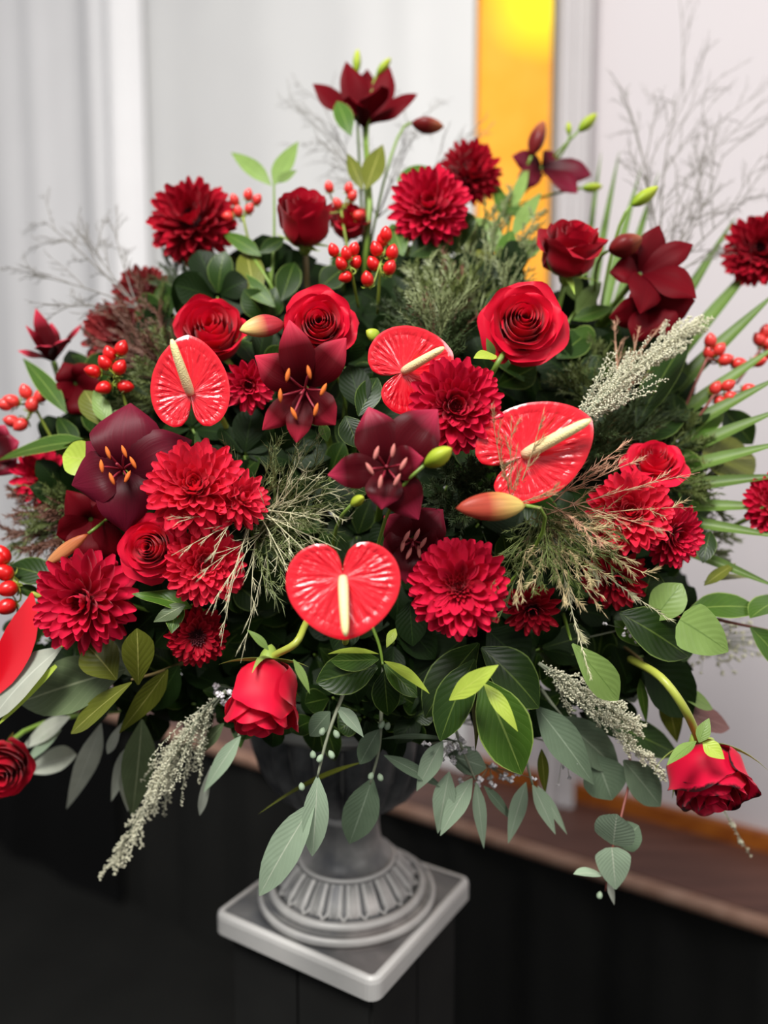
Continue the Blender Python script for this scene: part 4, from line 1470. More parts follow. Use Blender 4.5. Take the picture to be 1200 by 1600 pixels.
t = branch('eucalyptus_branch', 'eucalyptus sprig with two long pale leaves hanging in front of the urn', 'foliage', [P(560, 1030, .06), P(536, 1085, .02), P(512, 1150, -.01), P(496, 1214, -.02)],
           [LF(P(496, 1212, -.02), P(488, 1338, -.03), 42, 'ovate', 'leaf_euc', face=(.1, .1, 1), cup=.1), LF(P(492, 1252, -.025), P(405, 1400, -.03), 56, 'ovate', 'leaf_euc', face=(-.1, .2, 1), cup=.1),
            LF(P(526, 1104, .01), P(568, 1152, .0), 28, 'lance', 'leaf_euc', face=(.2, .6, .7)), LF(P(516, 1112, .02), P(484, 1150, .02), 34, 'ovate', 'leaf_eucdark')], 'stem_grey')
pods(t, [(506, 1136), (522, 1140), (488, 1172), (504, 1178), (514, 1172), (470, 1222)], D(500, 1150) - .012)
t = branch('eucalyptus_branch', 'shaded eucalyptus sprig hanging in front of the middle of the urn bowl', 'foliage', [P(600, 1040, .07), P(596, 1110, .04), P(592, 1170, .03), P(578, 1226, .03)],
           [LF(P(592, 1140, .03), P(562, 1194, .03), 34, 'ovate', 'leaf_eucdark'), LF(P(582, 1216, .03), P(546, 1318, .03), 56, 'ovate', 'leaf_eucdark', face=(.1, .1, 1)),
            LF(P(600, 1180, .03), P(694, 1232, .02), 22, 'lance', 'leaf_eucdark'), LF(P(570, 1190, .04), P(404, 1272, .02), 14, 'lance', 'leaf_olive', face=(0, .8, .6)), LF(P(596, 1155, .03), P(720, 1160, .02), 14, 'lance', 'leaf_eucdark', face=(0, .8, .6))], 'stem_grey')
pods(t, [(582, 1206), (592, 1208), (600, 1126), (608, 1128)], D(590, 1200) + .02)
branch('eucalyptus_branch', 'narrow eucalyptus leaves fanning down right of the urn bowl', 'foliage', [P(690, 1060, .09), P(715, 1150, .03), P(742, 1218, .02)],
       [LF(P(692, 1158, .02), P(651, 1236, .02), 34, 'lance', 'leaf_euc'), LF(P(702, 1206, .02), P(684, 1302, .02), 36, 'lance', 'leaf_euc'), LF(P(738, 1216, .015), P(688, 1306, .01), 34, 'lance', 'leaf_euc'),
        LF(P(744, 1222, .015), P(756, 1326, .02), 22, 'lance', 'leaf_euc'), LF(P(756, 1228, .02), P(802, 1284, .03), 18, 'lance', 'leaf_eucdark'), LF(P(700, 1180, .03), P(760, 1200, .03), 44, 'ovate', 'leaf_eucdark')], 'stem_grey')
branch('eucalyptus_branch', 'forked narrow eucalyptus leaves hanging above the wooden step', 'foliage', [P(790, 1070, .09), P(815, 1160, .03), P(832, 1226, .02)],
       [LF(P(822, 1222, .02), P(794, 1318, .02), 27, 'lance', 'leaf_euc'), LF(P(832, 1226, .015), P(868, 1304, .01), 24, 'lance', 'leaf_euc'), LF(P(840, 1228, .02), P(886, 1304, .02), 16, 'lance', 'leaf_euc'),
        LF(P(846, 1170, .03), P(852, 1240, .03), 18, 'lance', 'leaf_olive')], 'stem_grey')
t = branch('eucalyptus_branch', 'round leaved eucalyptus sprig hanging lowest, in front of the wooden step', 'foliage', [P(960, 1100, .09), P(985, 1190, .03), P(972, 1270, -.01), P(956, 1330, -.02), P(946, 1392, -.02)],
           [LF(P(958, 1320, -.02), P(964, 1272, -.035), 62, 'round', 'leaf_euc', face=(0, .3, 1), cup=.06), LF(P(968, 1322, -.01), P(998, 1290, -.015), 44, 'round', 'leaf_eucdark', cup=.06),
            LF(P(956, 1324, -.025), P(962, 1390, -.03), 54, 'heart', 'leaf_euc', cup=.06), LF(P(944, 1368, -.02), P(896, 1366, -.02), 24, 'ovate', 'leaf_euc', face=(0, .8, .6)), LF(P(950, 1376, -.02), P(960, 1414, -.02), 11, 'lance', 'leaf_pale')], 'stem_red', r=.0012)
pods(t, [(938, 1392)], D(940, 1390) - .02)
branch('eucalyptus_branch', 'broad shaded grey green eucalyptus leaves under the silvery plume at right', 'foliage', [P(820, 1040, .09), P(870, 1110, .05), P(930, 1180, .03)],
       [LF(P(838, 1104, .02), P(928, 1226, .0), 58, 'lance', 'leaf_eucdark', face=(.1, .2, 1)), LF(P(930, 1180, .02), P(956, 1250, .01), 70, 'ovate', 'leaf_eucdark'), LF(P(974, 1188, .01), P(1032, 1260, .0), 54, 'ovate', 'leaf_eucdark'),
        LF(P(872, 1120, .03), P(968, 1206, .02), 60, 'ovate', 'leaf_eucdark'), LF(P(950, 1130, .04), P(1060, 1180, .03), 50, 'ovate', 'leaf_dark'), LF(P(900, 1090, .05), P(1000, 1150, .04), 60, 'ovate', 'leaf_deep_shade')], 'stem_grey')
branch('leafy_branch', 'veined light green heart shaped leaf with darker ones at right', 'foliage', [P(960, 930, .09), P(1020, 950, .03), P(1066, 966, .0)],
       [LF(P(1062, 968, -.03), P(1138, 1018, -.05), 78, 'heart', 'leaf_light', face=(.1, .2, 1), cup=.08), LF(P(1078, 952, .01), P(1184, 950, .0), 50, 'ovate', 'leaf_mid', face=(0, .5, .9)),
        LF(P(968, 958, .0), P(1076, 1026, -.01), 76, 'ovate', 'leaf_dark', face=(0, .4, 1)), LF(P(1020, 970, .0), P(1066, 912, -.01), 56, 'ovate', 'leaf_light', face=(.1, .4, 1)), LF(P(1000, 950, .02), P(1020, 890, .02), 60, 'ovate', 'leaf_dark'),
        LF(P(960, 970, .03), P(1000, 1010, .02), 30, 'lance', 'leaf_mid')], 'stem_red')
branch('leafy_branch', 'twisted leaves on a reddish stem at the right picture edge', 'foliage', [P(1090, 960, .04), P(1130, 970, .01), P(1215, 988, .0)],
       [LF(P(1236, 930, .0), P(1172, 966, -.02), 48, 'ovate', 'leaf_mid', face=(-.2, .5, .8)), LF(P(1172, 980, -.01), P(1228, 1046, -.02), 44, 'ovate', 'leaf_mid', face=(.3, .3, .8)), LF(P(1100, 910, .03), P(1180, 905, .04), 24, 'lance', 'leaf_olive', face=(0, .8, .5)),
        LF(P(1100, 915, .02), P(1150, 880, .03), 20, 'lance', 'leaf_olive')], 'stem_red')
branch('leafy_branch', 'single bent green leaf over the silvery plume below the tan grass', 'foliage', [P(880, 960, .07), P(892, 1000, .0)],
       [LF(P(894, 1006, -.03), P(966, 1094, -.04), 54, 'obovate', 'leaf_light', face=(.1, .25, 1), cup=.12)], 'stem')
branch('leafy_branch', 'dark broad leaves with one plum coloured leaf behind the bent rose stem', 'foliage', [P(960, 1000, .10), P(1000, 1030, .05), P(1060, 1080, .03)],
       [LF(P(1006, 1026, .02), P(1082, 1118, .01), 84, 'ovate', 'leaf_deep_shade', face=(.1, .3, 1)), LF(P(1058, 1082, .02), P(1114, 1108, .01), 34, 'ovate', 'leaf_light', face=(.1, .6, .8)),
        LF(P(1064, 1112, .025), P(1140, 1138, .02), 44, 'ovate', 'leaf_plum', face=(0, .4, 1), label='plum coloured leaf'), LF(P(1040, 1080, .03), P(1058, 1160, .03), 36, 'lance', 'leaf_olive'), LF(P(960, 1010, .05), P(990, 1090, .05), 50, m='leaf_deep_shade'),
        LF(P(1000, 1060, .03), P(1010, 1130, .03), 16, 'lance', 'leaf_mid')], 'stem_brown')
branch('leafy_branch', 'blurred olive round leaf and dark leaves among the palm leaflets', 'foliage', [P(980, 780, .12), P(1050, 740, .09), P(1100, 715, .08)],
       [LF(P(1098, 722, .05), P(1180, 716, .06), 78, 'round', 'leaf_olive'), LF(P(1130, 640, .06), P(1176, 694, .06), 46, 'ovate', 'leaf_dark'), LF(P(1060, 700, .06), P(1130, 640, .06), 40, 'ovate', 'leaf_mid'),
        LF(P(1060, 770, .05), P(1110, 800, .06), 60, 'ovate', 'leaf_mid'), LF(P(1110, 830, .03), P(1098, 880, .02), 30, 'ovate', 'leaf_dark'), LF(P(1050, 700, .06), P(1090, 760, .06), 50, 'ovate', 'leaf_mid')])
branch('leafy_branch', 'tall dark blade leaf behind the pale plume at right', 'foliage', [P(950, 760, .08), P(990, 680, .05)],
       [LF(P(994, 668, .04), P(1088, 508, .04), 50, 'lance', 'leaf_dark', face=(-.2, .3, 1)), LF(P(1000, 690, .05), P(1080, 640, .05), 44, 'lance', 'leaf_dark'), LF(P(960, 640, .08), P(900, 560, .09), 60, 'ovate', 'leaf_deep_shade'), LF(P(960, 650, .08), P(960, 560, .08), 60, 'ovate', 'leaf_deep_shade')])
branch('leafy_branch', 'long green leaf and round lime leaf left of the wine purple lily', 'foliage', [P(250, 740, .10), P(190, 700, .05), P(140, 694, .03)],
       [LF(P(138, 690, .03), P(-4, 720, .03), 40, 'lance', 'leaf_mid', face=(-.1, .7, .8)), LF(P(150, 722, .0), P(98, 712, -.01), 56, 'round', 'leaf_lime', face=(-.4, .2, .8), label='round lime leaf'),
        LF(P(170, 690, .03), P(84, 706, .03), 34, 'lance', 'leaf_olive', face=(0, -.4, .9)), LF(P(164, 668, .03), P(132, 610, .03), 44, 'ovate', 'leaf_olive'), LF(P(170, 664, .025), P(146, 610, .02), 28, 'lance', 'leaf_light'),
        LF(P(104, 646, .04), P(36, 560, .05), 30, 'lance', 'leaf_mid'), LF(P(120, 700, .04), P(90, 650, .05), 30, 'lance', 'leaf_dark')])
branch('leafy_branch', 'dark leaf behind berries left of the ball shaped chrysanthemum', 'foliage', [P(130, 900, .08), P(90, 900, .03)],
       [LF(P(92, 906, .02), P(14, 884, .01), 46, 'ovate', 'leaf_dark'), LF(P(60, 960, .03), P(40, 1010, .02), 36, 'ovate', 'leaf_dark'), LF(P(66, 930, .02), P(26, 918, .0), 20, 'ovate', 'leaf_mid')])
branch('leafy_branch', 'pair of light green leaves standing up against the drape at upper left', 'foliage', [P(420, 480, .10), P(428, 380, .06), P(428, 286, .05)],
       [LF(P(424, 290, .05), P(361, 238, .05), 27, 'lance', 'leaf_light', face=(-.2, .5, .8)), LF(P(428, 290, .05), P(466, 221, .05), 32, 'lance', 'leaf_light', face=(-.3, .1, 1)), LF(P(432, 286, .05), P(464, 266, .05), 14, 'lance', 'leaf_light')])
branch('leafy_branch', 'olive leaves below the upper left chrysanthemum, beside the upright bud', 'foliage', [P(450, 500, .10), P(420, 440, .06), P(380, 380, .06)],
       [LF(P(408, 400, .05), P(346, 362, .05), 26, 'lance', 'leaf_mid'), LF(P(400, 470, .06), P(384, 390, .06), 44, 'ovate', 'leaf_olive'), LF(P(404, 396, .05), P(444, 372, .05), 22, 'ovate', 'leaf_dark'), LF(P(430, 480, .06), P(356, 420, .06), 30, 'lance', 'leaf_mid'),
        LF(P(500, 450, .06), P(536, 420, .06), 40, 'ovate', 'leaf_dark'), LF(P(440, 470, .06), P(460, 410, .06), 40, 'ovate', 'leaf_dark')])
branch('leafy_branch', 'dark leaf arching over the top chrysanthemums', 'foliage', [P(640, 420, .10), P(630, 330, .06), P(622, 280, .05)],
       [LF(P(620, 282, .05), P(672, 262, .05), 24, 'ovate', 'leaf_mid', face=(0, .7, .7)), LF(P(640, 400, .05), P(690, 372, .05), 40, 'ovate', 'leaf_dark'), LF(P(630, 400, .05), P(612, 350, .05), 34, 'ovate', 'leaf_mid')])
branch('leafy_branch', 'light green blurred leaves in front of the amber window bottom', 'foliage', [P(770, 470, .10), P(785, 400, .08), P(800, 330, .08)],
       [LF(P(800, 330, .08), P(826, 258, .08), 20, 'lance', 'leaf_light'), LF(P(794, 350, .08), P(770, 280, .09), 22, 'lance', 'leaf_mid'), LF(P(800, 370, .07), P(846, 300, .08), 26, 'lance', 'leaf_light'), LF(P(780, 330, .08), P(838, 340, .07), 30, 'ovate', 'leaf_mid', face=(0, .8, .5)),
        LF(P(790, 400, .07), P(740, 340, .07), 36, 'ovate', 'leaf_light'), LF(P(800, 400, .07), P(850, 380, .07), 34, 'lance', 'leaf_light'), LF(P(780, 420, .06), P(800, 360, .06), 30, 'ovate', 'leaf_mid'), LF(P(770, 430, .06), P(745, 390, .06), 30, 'ovate', 'leaf_olive')])
branch('leafy_branch', 'yellow green leaves below the half open rose at upper right', 'foliage', [P(860, 560, .10), P(890, 500, .07), P(920, 460, .06)],
       [LF(P(900, 490, .06), P(940, 440, .06), 30, 'lance', 'leaf_light'), LF(P(895, 500, .06), P(960, 480, .06), 26, 'lance', 'leaf_mid'), LF(P(890, 520, .06), P(930, 540, .06), 44, 'ovate', 'leaf_mid'), LF(P(900, 470, .06), P(890, 420, .06), 30, 'lance', 'leaf_light'),
        LF(P(870, 560, .06), P(920, 520, .06), 50, 'ovate', 'leaf_dark')])
branch('leafy_branch', 'lobed grey green leaf between ball shaped chrysanthemum and pale grass', 'foliage', [P(330, 960, .08), P(300, 945, .02)],
       [LF(P(300, 950, .01), P(206, 928, -.01), 34, 'lance', 'leaf_mid', face=(0, .6, .8), wave=.3), LF(P(276, 942, .01), P(268, 990, -.01), 32, 'lance', 'leaf_mid', wave=.3), LF(P(290, 945, .0), P(240, 972, -.01), 26, 'lance', 'leaf_grey', wave=.3), LF(P(240, 960, .03), P(200, 1000, .03), 60, 'ovate', 'leaf_deep_shade'),
        LF(P(280, 960, .03), P(240, 1010, .03), 60, 'ovate', 'leaf_deep_shade')])
branch('leafy_branch', 'dark leaves beside the red tipped lily, left of the upper anthurium', 'foliage', [P(590, 700, .10), P(570, 650, .05), P(560, 610, .03)],
       [LF(P(565, 640, .03), P(545, 570, .03), 50, 'ovate', 'leaf_deep_shade'), LF(P(560, 650, .03), P(590, 590, .03), 40, 'ovate', 'leaf_dark'), LF(P(540, 650, .02), P(560, 700, .02), 44, 'ovate', 'leaf_dark'), LF(P(502, 660, .0), P(512, 690, -.01), 18, 'ovate', 'leaf_mid')])

# fan of palm leaflets at right
pt = [at(*P(780, 900, .14)), at(*P(840, 830, .16)), at(*P(880, 790, .16))]
t = thing('palm_frond', 'fan of long stiff green palm leaflets spreading at right', 'palm frond', pt[0])
part('stem', MB().add(*tube(pt, [.004, .0035, .003], 7)), M['stem'], t)
for (x, y, wd) in [(968, 236, 13), (1002, 262, 15), (1030, 268, 15), (1150, 338, 20), (1206, 382, 25), (1218, 452, 27), (1222, 535, 25), (1226, 585, 24), (1230, 636, 24), (1230, 690, 24), (1232, 742, 22), (1234, 792, 20), (1236, 842, 18), (1220, 920, 18), (940, 236, 10)]:
    dd = .10 - .12 * max(0, (x - 900) / 330)
    add_leaf(t, (880 + random.uniform(-6, 6), 790 + random.uniform(-8, 8), D(880, 790) + .16), P(x, y, dd if y > 450 else dd + .03), wd * 1.2, 'palm', 'palm', face=(-.3, .5, .8), bend=.03, cup=.35)

# ------------------------------------------------------------------ plumes and grasses
PL = dict(r=.00042, blob=.0009, bang=1.0, smat='stem_grey', stem_r=.0014)
spray('silvery_plume', 'dense pale silvery plume rising right of the veined anthurium', 'plume', P(860, 696, -.0), [P(1082, 512, -.015)], 'silver', nb=74, bl=.085, ang=.30, barbs=44, barb=.0034, start=.06, **PL)
spray('silvery_plume', 'pale silvery plume hanging down at lower left of the urn', 'plume', P(352, 1080, .03), [P(172, 1350, .02), P(240, 1230, .02)], 'silver', nb=34, bl=.060, ang=.36, barbs=36, barb=.0034, start=.10, sag=.10, droop=.3, **PL)
spray('silvery_plume', 'pale silvery plume hanging behind the bent green leaf at lower right', 'plume', P(842, 1036, .01), [P(1038, 1206, -.01), P(1000, 1140, -.005)], 'silver', nb=34, bl=.042, ang=.40, barbs=30, barb=.0034, start=.05, **PL)
spray('silvery_plume', 'thin pale sprig tip hanging below the browned rose', 'plume', P(1080, 1180, .02), [P(1174, 1340, .0)], 'silver', nb=3, bl=.010, ang=.5, barbs=26, barb=.0026, bang=1.0, r=.0005, blob=.0009, start=.5, smat='stem_grey')


def fan(x0, y0, n, a0, a1, r0, r1, dd):
    """tips of a fan of strands in front of the dome"""
    out = []
    for k in range(n):
        a = math.radians(a0 + (a1 - a0) * (k + random.random()) / n)
        rr = random.uniform(r0, r1)
        out.append(P(x0 + rr * math.cos(a), y0 - rr * math.sin(a), dd + random.uniform(-.012, .012)))
    return out


GK = dict(ang=.42, bang=.55, jit=.5, bj=24)
spray('fine_grass_spray', 'fine dark green grass spray fanning right of the left chrysanthemums', 'grass', P(405, 815, .05), fan(420, 800, 24, -95, 85, 70, 165, -.01) + [P(430, 676, 0), P(350, 700, 0)], 'grass_fine', nb=7, bl=.045, barbs=5, barb=.014, r=.00040, smat='grass_olive', stem_r=.0006, **GK)
spray('fine_grass_spray', 'pale glinting grass strands over the fine green spray', 'grass', P(410, 812, .03), fan(425, 800, 13, -80, 70, 80, 170, -.035), 'grass_pale', nb=5, bl=.038, barbs=3, barb=.012, r=.00036, stem_r=.0006, **GK)
spray('fine_grass_spray', 'pale grass strands trailing down across the left chrysanthemums', 'grass', P(420, 790, .05), [P(322, 960, -.05), P(345, 1010, -.045), P(300, 905, -.06), P(376, 1036, -.04), P(268, 868, -.06), P(262, 812, -.06), P(352, 958, -.06), P(330, 880, -.06), P(392, 960, -.04)], 'grass_pale', nb=5, bl=.04, ang=.22, barbs=3, barb=.012, bang=.3, r=.00030, stem_r=.00045, bj=32)
TK = dict(r=.00040, stem_r=.0005, bang=.5, bj=16)
spray('tan_grass_spray', 'tan feathery grass spray spilling over the right chrysanthemum cluster', 'grass', P(845, 808, .02), fan(850, 800, 9, -115, 5, 110, 170, -.05) + [P(1088, 792, -.05), P(1030, 905, -.055), P(1000, 880, -.06), P(945, 960, -.05)], 'grass_tan', nb=6, bl=.034, ang=.5, barbs=13, barb=.0085, **TK)
spray('tan_grass_spray', 'rosy tan grass heads crossing the veiled rose at right', 'grass', P(860, 790, .0), [P(1094, 738, -.055), P(1010, 712, -.06), P(984, 690, -.05), P(1045, 830, -.06), P(950, 850, -.06)], 'grass_rose', nb=5, bl=.030, ang=.35, barbs=15, barb=.0085, **TK)
spray('tan_grass_spray', 'tan grass head hanging down over the bent green leaf', 'grass', P(866, 830, .03), [P(924, 1062, -.06), P(1050, 970, -.055)], 'grass_pale', nb=2, bl=.02, ang=.4, barbs=44, barb=.009, bang=.5, r=.00042, start=.35, stem_r=.0007)
spray('tan_grass_spray', 'olive tan grass tuft below the sideways lily bud', 'grass', P(850, 800, .02), fan(850, 800, 14, -130, -15, 70, 190, -.035), 'grass_olive', nb=8, bl=.038, ang=.5, barbs=12, barb=.009, **TK)
spray('tan_grass_spray', 'thin brown grass stalks crossing the veined anthurium', 'grass', P(800, 790, -.02), [P(768, 630, -.06), P(800, 650, -.07), P(850, 640, -.075), P(785, 720, -.07), P(880, 760, -.07)], 'grass_tan', nb=4, bl=.03, ang=.35, barbs=18, barb=.007, bang=.45, r=.0003, stem_r=.0005)
twigs('wispy_twigs', 'bare grey wispy twigs rising against the white wall at upper right', 'twigs', P(1035, 440, .05), [P(1068, 128, .04), P(1108, 196, .04), P(992, 196, .05), P(1176, 304, .03), P(1010, 240, .05), P(1130, 240, .04), P(1060, 300, .05), P(1090, 330, .04), P(1020, 320, .05), P(1150, 360, .03)], r=.0011)
twigs('wispy_twigs', 'bare grey wispy twigs spreading against the gathered drape at left', 'twigs', P(215, 480, .07), [P(68, 345, .06), P(52, 430, .05), P(130, 370, .06), P(178, 356, .07), P(90, 480, .05)], r=.0010)
twigs('wispy_twigs', 'bare grey wispy twigs behind the topmost lily', 'twigs', P(590, 340, .08), [P(488, 190, .07), P(498, 150, .07), P(640, 190, .07), P(706, 236, .07), P(530, 240, .07), P(664, 176, .08)], r=.0008)
blossoms('cloud of tiny blurred grey white blossoms behind the heart shaped leaf', (1115, 1005, D(1115, 1005) + .10), 170, (46, 22), 8, 'silver')
blossoms('small white blossoms above the pale hanging plume at lower left', (366, 1088, D(366, 1088) + .03), 26, (14, 10), 12)
blossoms('small white blossoms below the leaf rosette, behind eucalyptus', (712, 1172, D(712, 1172) + .03), 26, (16, 9), 11)
blossoms('small white blossoms among narrow eucalyptus leaves right of the urn', (770, 1212, D(770, 1212) + .04), 20, (26, 12), 11)
blossoms('few white blossoms among dark leaves under the right cluster', (988, 992, D(988, 992) + .01), 12, (14, 7), 7)
blossoms('scattered white blossoms beside the broad grey green leaves', (890, 1180, D(890, 1180) + .03), 16, (16, 20), 8)

# heathers and ferns between the flowers
HE = dict(nb=22, bl=.048, ang=.48, barbs=28, barb=.0075, bang=.7, r=.00055, bj=22)


def heather(label, base, tips, mat, **kw):
    q = dict(HE)
    q.update(kw)
    spray('heather_sprig', label, 'foliage', base, tips, mat, **q)


heather('olive heather filling the gap between the top chrysanthemum and the large open rose', P(690, 560, .08), [P(650, 420, .06), P(690, 380, .05), P(730, 370, .05), P(760, 330, .06), P(670, 460, .04), P(740, 430, .04), P(780, 390, .05), P(710, 450, .03)], 'grass_olive', bl=.06)
heather('light olive heather rising before the amber window, right of the top chrysanthemums', P(760, 500, .07), [P(800, 290, .06), P(840, 330, .05), P(770, 330, .05), P(820, 370, .04), P(730, 390, .04), P(790, 420, .03), P(860, 360, .06)], 'grass_fine', bl=.05, nb=16)
heather('light olive heather between the berries and the large open rose', P(690, 540, .05), [P(640, 420, .03), P(672, 400, .03), P(705, 410, .025), P(735, 450, .02), P(650, 470, .02), P(690, 470, .015)], 'grass_fine', bl=.045, nb=14)
heather('brownish heather stalks left of the large open rose', P(700, 570, .06), [P(700, 400, .04), P(724, 420, .03), P(660, 480, .03), P(745, 350, .06)], 'grass_brown', nb=10)
heather('dark green heather behind the upper anthurium', P(680, 570, .06), [P(620, 470, .04), P(720, 500, .03), P(700, 540, .02), P(640, 500, .03), P(600, 480, .05)], 'grass_dark')
heather('green heather beside the upper left dusky chrysanthemum', P(320, 520, .10), [P(260, 400, .09), P(290, 420, .08), P(320, 410, .08), P(350, 430, .08), P(250, 440, .08)], 'grass_dark', bl=.05)
heather('brown heather hanging at far left under the blurred chrysanthemum', P(150, 800, .08), [P(20, 770, .04), P(10, 830, .03), P(50, 860, .03), P(80, 800, .03), P(30, 800, .04), P(100, 850, .03)], 'grass_brown', bl=.05)
heather('olive heather at far left behind the brown one', P(150, 790, .08), [P(30, 760, .05), P(60, 820, .04), P(20, 860, .04), P(90, 780, .04), P(110, 820, .03)], 'grass_olive', bl=.05)
heather('brownish heather over the dusky chrysanthemums at left', P(270, 620, .08), [P(160, 480, .06), P(210, 430, .06), P(240, 480, .05), P(130, 520, .06), P(230, 540, .04), P(190, 470, .05)], 'grass_brown', bl=.05, barbs=18)
heather('olive heather between dusky chrysanthemums and the left anthurium', P(290, 640, .08), [P(220, 580, .04), P(240, 520, .05), P(200, 620, .04), P(250, 460, .07), P(180, 640, .05)], 'grass_olive', bl=.05)
heather('dark green heather below the pale plume at right', P(900, 740, .08), [P(1040, 600, .05), P(1060, 650, .04), P(1020, 660, .03), P(960, 640, .03), P(1000, 620, .04), P(940, 680, .02), P(1080, 690, .05)], 'grass_dark', bl=.055)
heather('olive heather outside the right chrysanthemum cluster', P(1000, 760, .08), [P(1100, 690, .05), P(1120, 740, .05), P(1090, 770, .04), P(1080, 660, .05), P(1130, 800, .05)], 'grass_olive', bl=.05)
heather('dark heather above the sideways lily bud', P(720, 780, .06), [P(700, 740, .0), P(740, 730, .0), P(770, 760, .0), P(680, 770, .0), P(720, 810, .0), P(760, 710, .0)], 'grass_dark', bl=.04)
heather('grey green heather under the maroon lilies at right', P(930, 640, .08), [P(900, 580, .06), P(950, 560, .06), P(990, 560, .06), P(870, 590, .05), P(930, 540, .06)], 'grass_olive', bl=.05)
heather('pale tendrils curling over the lower maroon lily', P(970, 600, .05), [P(960, 500, .02), P(1000, 510, .01), P(1040, 500, .01), P(1010, 550, .0)], 'grass_rose', nb=4, bl=.03, barbs=5, r=.0004)
heather('blurred green fern right of the right chrysanthemum cluster', P(1010, 820, .10), [P(1110, 790, .08), P(1150, 840, .08), P(1130, 870, .07), P(1090, 760, .08)], 'grass_fine', bl=.04)

# filler leaves in the heart of the arrangement, coloured dark for the shade
POLY = [(150, 560), (300, 470), (420, 420), (560, 450), (640, 400), (760, 400), (860, 480), (960, 560), (1060, 620), (1070, 880), (1020, 1040), (880, 1100), (700, 1110), (500, 1085), (300, 1060), (170, 1010), (120, 900), (90, 700)]


def inside(x, y):
    c = False
    j = len(POLY) - 1
    for i in range(len(POLY)):
        (xi, yi), (xj, yj) = POLY[i], POLY[j]
        if (yi > y) != (yj > y) and x < (xj - xi) * (y - yi) / (yj - yi) + xi:
            c = not c
        j = i
    return c


ANCHORS = [(500, 506, 'middle rose'), (818, 503, 'large open rose'), (330, 520, 'rose behind the left anthurium'), (237, 856, 'lower left rose'), (410, 1085, 'drooping rose'), (1022, 722, 'veiled rose'),
           (712, 634, 'crimson chrysanthemum in the middle'), (303, 757, 'largest left chrysanthemum'), (126, 940, 'ball shaped chrysanthemum'), (308, 995, 'shaded chrysanthemum above the drooping rose'),
           (716, 916, 'wide daisy shaped chrysanthemum'), (985, 798, 'bright right chrysanthemum'), (962, 908, 'lowest right chrysanthemum'), (196, 738, 'wine purple lily'), (604, 732, 'center lily'),
           (478, 606, 'red tipped lily'), (1005, 450, 'maroon lilies'), (298, 600, 'left anthurium'), (645, 580, 'upper anthurium'), (850, 700, 'veined anthurium'), (540, 910, 'lowest anthurium'),
           (760, 792, 'sideways lily bud'), (745, 1080, 'leaf rosette'), (190, 1060, 'olive leaves'), (1100, 980, 'heart shaped leaf'), (930, 1050, 'bent green leaf'), (1050, 1080, 'bent rose stem'), (590, 1040, 'folded lime edged leaves'),
           (470, 800, 'fine grass spray'), (900, 860, 'tan feathery grass'), (980, 600, 'pale rising plume'), (570, 420, 'red berries above the middle rose'), (720, 430, 'olive heather'), (220, 490, 'dusky chrysanthemums'),
           (170, 575, 'berries above the wine purple lily'), (60, 800, 'brown heather'), (1090, 720, 'round olive leaf'), (540, 1170, 'urn bowl'), (850, 1150, 'broad eucalyptus leaves'), (330, 1110, 'pale hanging plume'), (390, 600, 'small crimson chrysanthemum'), (645, 850, 'shadowed lily'), (680, 510, 'dark green heather'), (400, 700, 'fine grass tips')]
USED = set()


def filler_label(x, y):
    for (ax_, ay_, nm) in sorted(ANCHORS, key=lambda a: (a[0] - x) ** 2 + (a[1] - y) ** 2):
        dx, dy = x - ax_, y - ay_
        rels = []
        if abs(dx) < 26 and abs(dy) < 26:
            rels.append('right behind')
        h, v = ('right of' if dx > 0 else 'left of'), ('above' if dy < 0 else 'below')
        rels += [h, v] if abs(dx) > abs(dy) else [v, h]
        for r_ in rels:
            if (r_, nm) not in USED:
                USED.add((r_, nm))
                return 'dark leafy filler sprig set deep %s the %s' % (r_, nm)
    return 'dark leafy filler sprig set deep between the flowers'


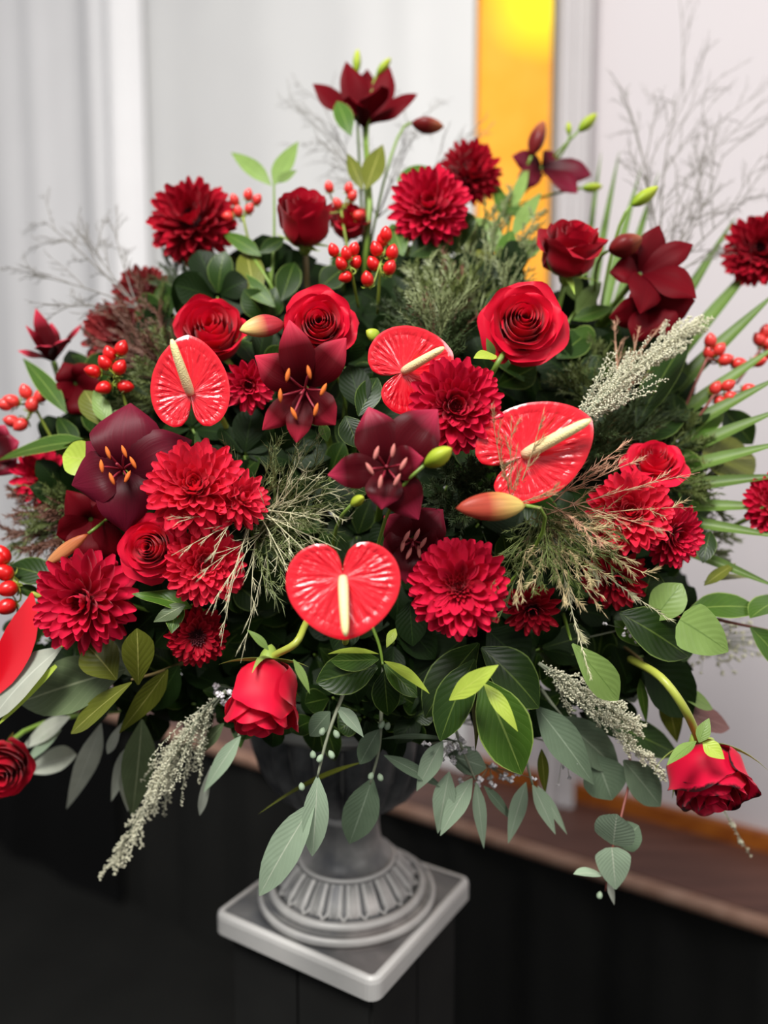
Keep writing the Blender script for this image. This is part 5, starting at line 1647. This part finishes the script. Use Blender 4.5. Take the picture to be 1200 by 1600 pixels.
def filler(x, y, dep, dark=True, scale=1.0):
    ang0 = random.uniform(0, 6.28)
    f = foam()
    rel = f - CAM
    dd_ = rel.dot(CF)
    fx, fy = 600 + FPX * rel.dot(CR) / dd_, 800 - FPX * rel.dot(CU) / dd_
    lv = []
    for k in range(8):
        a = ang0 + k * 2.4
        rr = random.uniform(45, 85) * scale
        mt = random.choice(['leaf_deep_shade', 'leaf_deep_shade', 'leaf_deep_shade', 'leaf_dark'])
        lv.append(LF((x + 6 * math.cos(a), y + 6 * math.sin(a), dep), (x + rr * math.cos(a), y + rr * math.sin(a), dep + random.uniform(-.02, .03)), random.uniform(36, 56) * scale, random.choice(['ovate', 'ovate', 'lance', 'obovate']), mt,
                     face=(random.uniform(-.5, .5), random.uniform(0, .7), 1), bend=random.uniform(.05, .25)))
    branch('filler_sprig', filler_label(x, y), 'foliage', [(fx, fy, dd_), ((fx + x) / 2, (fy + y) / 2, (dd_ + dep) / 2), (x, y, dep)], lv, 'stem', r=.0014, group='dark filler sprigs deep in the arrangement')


pts_f = []
tries = 0
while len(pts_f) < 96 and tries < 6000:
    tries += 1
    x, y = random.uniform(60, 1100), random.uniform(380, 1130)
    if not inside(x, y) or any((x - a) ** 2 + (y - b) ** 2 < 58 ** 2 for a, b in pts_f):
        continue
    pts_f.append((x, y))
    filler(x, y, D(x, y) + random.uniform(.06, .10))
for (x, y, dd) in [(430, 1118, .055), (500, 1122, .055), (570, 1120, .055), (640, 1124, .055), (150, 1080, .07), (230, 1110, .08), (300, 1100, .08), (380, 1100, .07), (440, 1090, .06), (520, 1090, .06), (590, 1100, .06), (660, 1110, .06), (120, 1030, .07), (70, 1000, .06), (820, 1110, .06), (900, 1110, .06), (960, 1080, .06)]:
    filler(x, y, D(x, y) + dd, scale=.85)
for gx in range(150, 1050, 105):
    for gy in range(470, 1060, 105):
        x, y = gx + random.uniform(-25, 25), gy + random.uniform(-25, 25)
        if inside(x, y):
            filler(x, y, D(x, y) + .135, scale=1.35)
